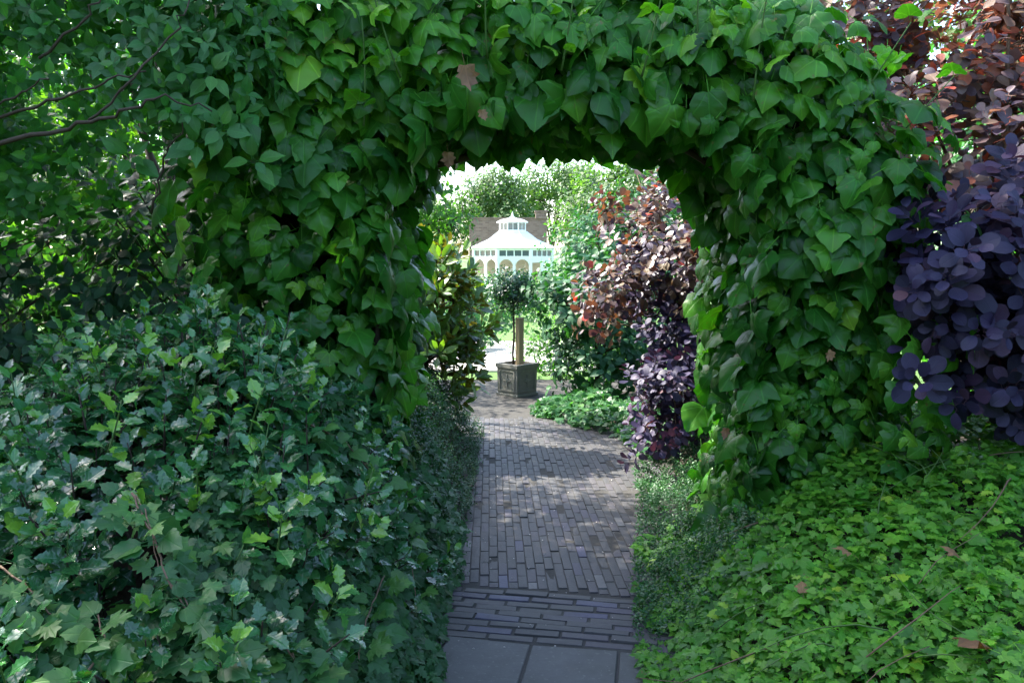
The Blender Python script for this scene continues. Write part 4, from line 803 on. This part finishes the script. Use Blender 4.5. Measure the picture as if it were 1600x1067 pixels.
for k in range(8):
    a = rot8 + k * math.pi / 4; MB().tube([(gc_[0] + r_ * math.cos(a), gc_[1] + r_ * math.sin(a), z + .015) for r_, z in ((GR + .12, zE + .08), (1.3, zE + .45), (.74, zE + .86))], .022, 5).build('roof_rib', M['white'], gz_o)
zq = zE + .84; CR = .68
cu = MB().lathe([(CR + .04, zq), (CR + .04, zq + .1), (CR, zq + .1)], 8, (*gc_, 0), rot8).build('cupola', M['white'], gz_o)
cu['_o'] = [0, 0, 0]; cu_loc = cu.location.copy()
def sub(mb, name, mat): o = mb.build(name, mat); o.parent = cu; return o
m_ = MB()
for k in range(8):
    a = rot8 + k * math.pi / 4; m_.box(-.03, .03, -.03, .03, zq + .1, zq + .44, lambda v: (gc_[0] + CR * math.cos(a) + v[0], gc_[1] + CR * math.sin(a) + v[1], v[2]))
    f = face(k, CR); m_.box(-.012, .012, -.02, .012, zq + .1, zq + .44, f)
sub(m_, 'cupola_frame', M['white'])
for k in range(8):
    f = face(k, CR); sub(MB().box(-.22, .22, -.02, -.012, zq + .1, zq + .44, f), 'cupola_pane', M['glass'])
sub(MB().lathe([(CR + .02, zq + .44), (CR + .11, zq + .46), (CR + .11, zq + .5), (.55, zq + .62), (.25, zq + .68), (.1, zq + .75), (.035, zq + .84), (.05, zq + .87), (.03, zq + .9), (.004, zq + 1.02)], 16, (*gc_, 0), rot8), 'cupola_roof', M['roofw'])
hz = float(ground_z(0, 47)); ho_ = plant_root('stone_house', (-.2, 47, hz), 'old brown stone house wall with a chimney behind the gazebo', 'house')
MB().box(-2.45, 2.0, 46, 51, hz - .1, 3.78).build('wall', M['rubble'], ho_)
MB().box(-2.5, 1.3, 45.95, 51.05, 3.78, 3.86).build('coping', M['rubble'], ho_)
m_ = MB().box(1.35, 1.98, 45.9, 46.6, 3.78, 4.15); m_.box(1.3, 2.03, 45.85, 46.65, 4.15, 4.25); m_.build('chimney', M['rubble'], ho_)

# ================================================================== TREES FURTHER OFF
def far_tree(name, label, x, y, h, rx, mat, n=1500, size=.3, group=None, blobs=6, leaves=6, r0=.2, low=.35):
    z0 = float(ground_z(x, y)); bl = []; r = random.Random(int(x * 7 + y))
    for i in range(blobs): bl.append((x + r.uniform(-.6, .6) * rx, y + r.uniform(-.5, .5) * rx, z0 + h * (low + (1 - low) * r.uniform(.15, .8)), rx * r.uniform(.4, .65), rx * r.uniform(.4, .65), h * (1 - low) * r.uniform(.22, .36)))
    o = plant_root(name, (x, y, z0), label, 'tree', group); pl = Plant(name, o, mat, 'card', 0, 'crown', kindrest=None); P, Nn = blobs_sample(bl, n, .6); shoots(pl, P, unit(Nn + [0, 0, .3] + rng.normal(0, .35, P.shape)), leaves, size, size * 1.6, (80, 45), .35)
    skeleton(o, (x, y, z0 - .1), P, r0, M['bark'], 9, 60, .3, twig_r=r0 * .12)
GB = 'trees behind the gazebo'
far_tree('ash_tree', 'tall pale green tree directly above the gazebo cupola', -.6, 60, 8.8, 3.8, M['far'], 1600, .3, GB)
far_tree('maple_tree', 'darker broad tree rising behind the chimney', 3.2, 66, 9.6, 4.2, M['far'], 1600, .32, GB)
far_tree('willow_tree', 'yellowish tree standing right of the stone house', 6.5, 50, 7.5, 3.2, M['far'], 1300, .28, GB)
far_tree('elm_tree', 'hazy green tree far left of the stone house', -8, 62, 6.5, 4.0, M['far'], 1300, .34, GB)
GL = 'trees behind the dogwood'
far_tree('hazel_tree', 'yellow-green backlit tree glowing behind the dogwood boughs', -4.6, 7.8, 4.6, 1.7, M['lime'], 2000, .10, GL, 8, 7, .08, .1)
far_tree('hornbeam_tree', 'backlit tree behind the dark evergreen shrub at the picture edge', -6.3, 9.2, 5.2, 2.0, M['dogwood'], 2000, .11, GL, 8, 7, .09, .1)
far_tree('alder_tree', 'darker tree closing the gap behind the ivy leg', -3.2, 10.5, 4.2, 1.7, M['dogwood'], 1600, .11, GL, 8, 7, .08, .1)
far_tree('beech_tree', 'tall tree farther back over the dogwood', -9, 14, 8, 3.2, M['dogwood'], 1700, .17, GL, 8, 7, .14, .1)
bush('added_shade_tree', 'birch added out of sight behind the arch to dapple the path with shade', (-2.7, 6.4, -.1), [(-2.3, 6.2, 3.3, .95, .8, .8), (-2.9, 6.4, 4.1, 1.0, .9, .8), (-2.2, 5.6, 3.9, .8, .7, .6)], 700, M['dogwood'], 'card', .09, 7, 0, None, 'tree', .05, .2, True, .8)  # tree added to throw broken shade on the path
GRt = 'trees behind the purple smoke bush'
far_tree('oak_tree', 'green tree showing in gaps behind the purple smoke bush', 5.2, 8.5, 4.4, 1.8, M['dogwood'], 1300, .12, GRt, 8, 7, .1, .1)
far_tree('lime_tree', 'lighter tree beyond the smoke bush top', 8.2, 13, 7.0, 3.0, M['far'], 1300, .17, GRt, 8, 7, .12, .1)

def hedge(name, label, x0, x1, y0, y1, h, n):  # unseen hedges, added to cut the flat frontal skylight on the arch
    o = plant_root(name, ((x0 + x1) / 2, (y0 + y1) / 2, 0), label, 'hedge', 'added hedges outside the view'); pl = Plant(name, o, M['viburnum'], 'card', 0, 'foliage')
    MB().box(x0 + .25, x1 - .25, y0 + .25, y1 - .25, -.12, h - .25).build('dark_core', M['shade_fill'], o)  # solid dark fill so that no light passes the added hedge
    P = np.stack([rng.uniform(x0, x1, n), rng.uniform(y0, y1, n), rng.uniform(0, h, n)], 1); k = rng.integers(0, 5, n)
    for q, (ax, v) in enumerate(((0, x0), (0, x1), (1, y0), (1, y1), (2, h))): P[k == q, ax] = v + rng.normal(0, .08, (k == q).sum())
    Nn = np.array([[-1, 0, 0], [1, 0, 0], [0, -1, 0], [0, 1, 0], [0, 0, 1.0]])[k]; shoots(pl, P, unit(Nn + [0, 0, .3] + rng.normal(0, .4, P.shape)), 6, .17, .2, (80, 45), .3)
hedge('added_hedge', 'added unseen hedge behind the viewer, cutting low skylight', -6, 7, -5.6, -4.6, 3.4, 1200)
hedge('added_hedge', 'added unseen hedge past the purple smoke bush, cutting low skylight', 5.8, 6.8, -3, 7, 3.2, 1000)
hedge('added_hedge', 'added unseen hedge on the holly side, cutting low skylight', -6.4, -5.4, -3, 2.2, 3.6, 700)

# ================================================================== LEAVES: which ones show largest, then build
W2, H2 = 800, 534; idb = np.full((H2, W2), -1, np.int64); allP, allS, owner, idx = [], [], [], []
for k, pl in enumerate(PLANTS):
    pl.final(); c = pl.P + pl.M[:, :, 1] * (pl.S * .45)[:, None]; allP.append(c)
    facing = np.abs((pl.M[:, :, 2] * unit(CAM - c)).sum(1)); allS.append(pl.S * .36 * np.sqrt(np.clip(facing, .12, 1))); owner.append(np.full(len(c), k)); idx.append(np.arange(len(c)))
allP, allS, owner, idx = map(np.concatenate, (allP, allS, owner, idx)); rel = allP - CAM
fw = rel[:, 1] * math.cos(PITCH) - rel[:, 2] * math.sin(PITCH); upv = rel[:, 1] * math.sin(PITCH) + rel[:, 2] * math.cos(PITCH)
fs = np.maximum(fw, .05); u_ = (400 + rel[:, 0] / fs * FPX / 2); v_ = (267 - upv / fs * FPX / 2); r_ = allS / fs * FPX / 2
vis = np.where((fw > .3) & (u_ > -20) & (u_ < W2 + 20) & (v_ > -20) & (v_ < H2 + 20))[0]; vis = vis[np.argsort(-fw[vis])]
for i in vis:
    r = max(r_[i], .5); x0, x1, y0, y1 = int(u_[i] - r), int(u_[i] + r) + 1, int(v_[i] - r), int(v_[i] + r) + 1
    x0 = max(x0, 0); y0 = max(y0, 0)
    if x1 > x0 and y1 > y0: idb[y0:y1, x0:x1] = i
cnt = np.bincount(idb[idb >= 0].ravel(), minlength=len(allP))
used = set()
for k, pl in enumerate(PLANTS):
    sel = np.where(owner == k)[0]; c = cnt[sel]; single = np.zeros(len(pl.P), bool)
    if pl.parts:
        o_ = np.argsort(-c)[:pl.parts]; o_ = o_[c[o_] >= 9]; single[idx[sel[o_]]] = True
        nv = len(pl.tm) * 3; key = (pl.name, pl.leafname); me_v = {}
        for i in np.where(single)[0]:
            q = (int(pl.var[i]), int(np.clip(round(pl.R[i] * 5), 0, 5)))
            if q not in me_v:
                tm = pl.tm[q[0]]; me = npmesh(pl.leafname, tm.V, tm.F, np.c_[tm.A, np.full(len(tm.A), q[1] / 5)]); me.materials.append(pl.mat); me_v[q] = me
            o = bpy.data.objects.new(pl.leafname, me_v[q]); COL.objects.link(o); o.parent = pl.root
            m4 = np.eye(4); m4[:3, :3] = pl.M[i] * pl.S[i]; m4[:3, 3] = pl.P[i] - np.array(pl.root.location)
            o.matrix_local = Matrix([list(map(float, r)) for r in m4])
    Vs, Fs, As, off = [], [], [], 0
    hi = np.ones(len(pl.P), bool)
    if pl.low is not None: hi[idx[sel[c < 2]]] = False
    for v, tm in [(v, tm) for v, tm in enumerate(pl.tm)] + ([(-1 - v, tm) for v, tm in enumerate(pl.low)] if pl.low is not None else []):
        s = np.where((pl.var == v) & ~single & hi)[0] if v >= 0 else np.where((pl.var % len(pl.low) == -1 - v) & ~single & ~hi)[0]
        if not len(s): continue
        V = np.einsum('nij,vj->nvi', pl.M[s] * pl.S[s][:, None, None], tm.V) + pl.P[s][:, None, :]; nv = len(tm.V)
        Fs.append((tm.F[None] + (np.arange(len(s)) * nv)[:, None, None] + off).reshape(-1, 3)); Vs.append(V.reshape(-1, 3)); off += len(s) * nv
        As.append(np.concatenate([np.broadcast_to(tm.A[None], (len(s), nv, 2)), np.broadcast_to(pl.R[s][:, None, None], (len(s), nv, 1))], 2).reshape(-1, 3))
    if Vs:
        o = link(pl.rest, npmesh(pl.rest, np.concatenate(Vs), np.concatenate(Fs), np.concatenate(As)), pl.mat, pl.root)
        if pl.kindrest: o['kind'] = pl.kindrest
for o in bpy.data.objects:
    if '_o' in o: del o['_o']
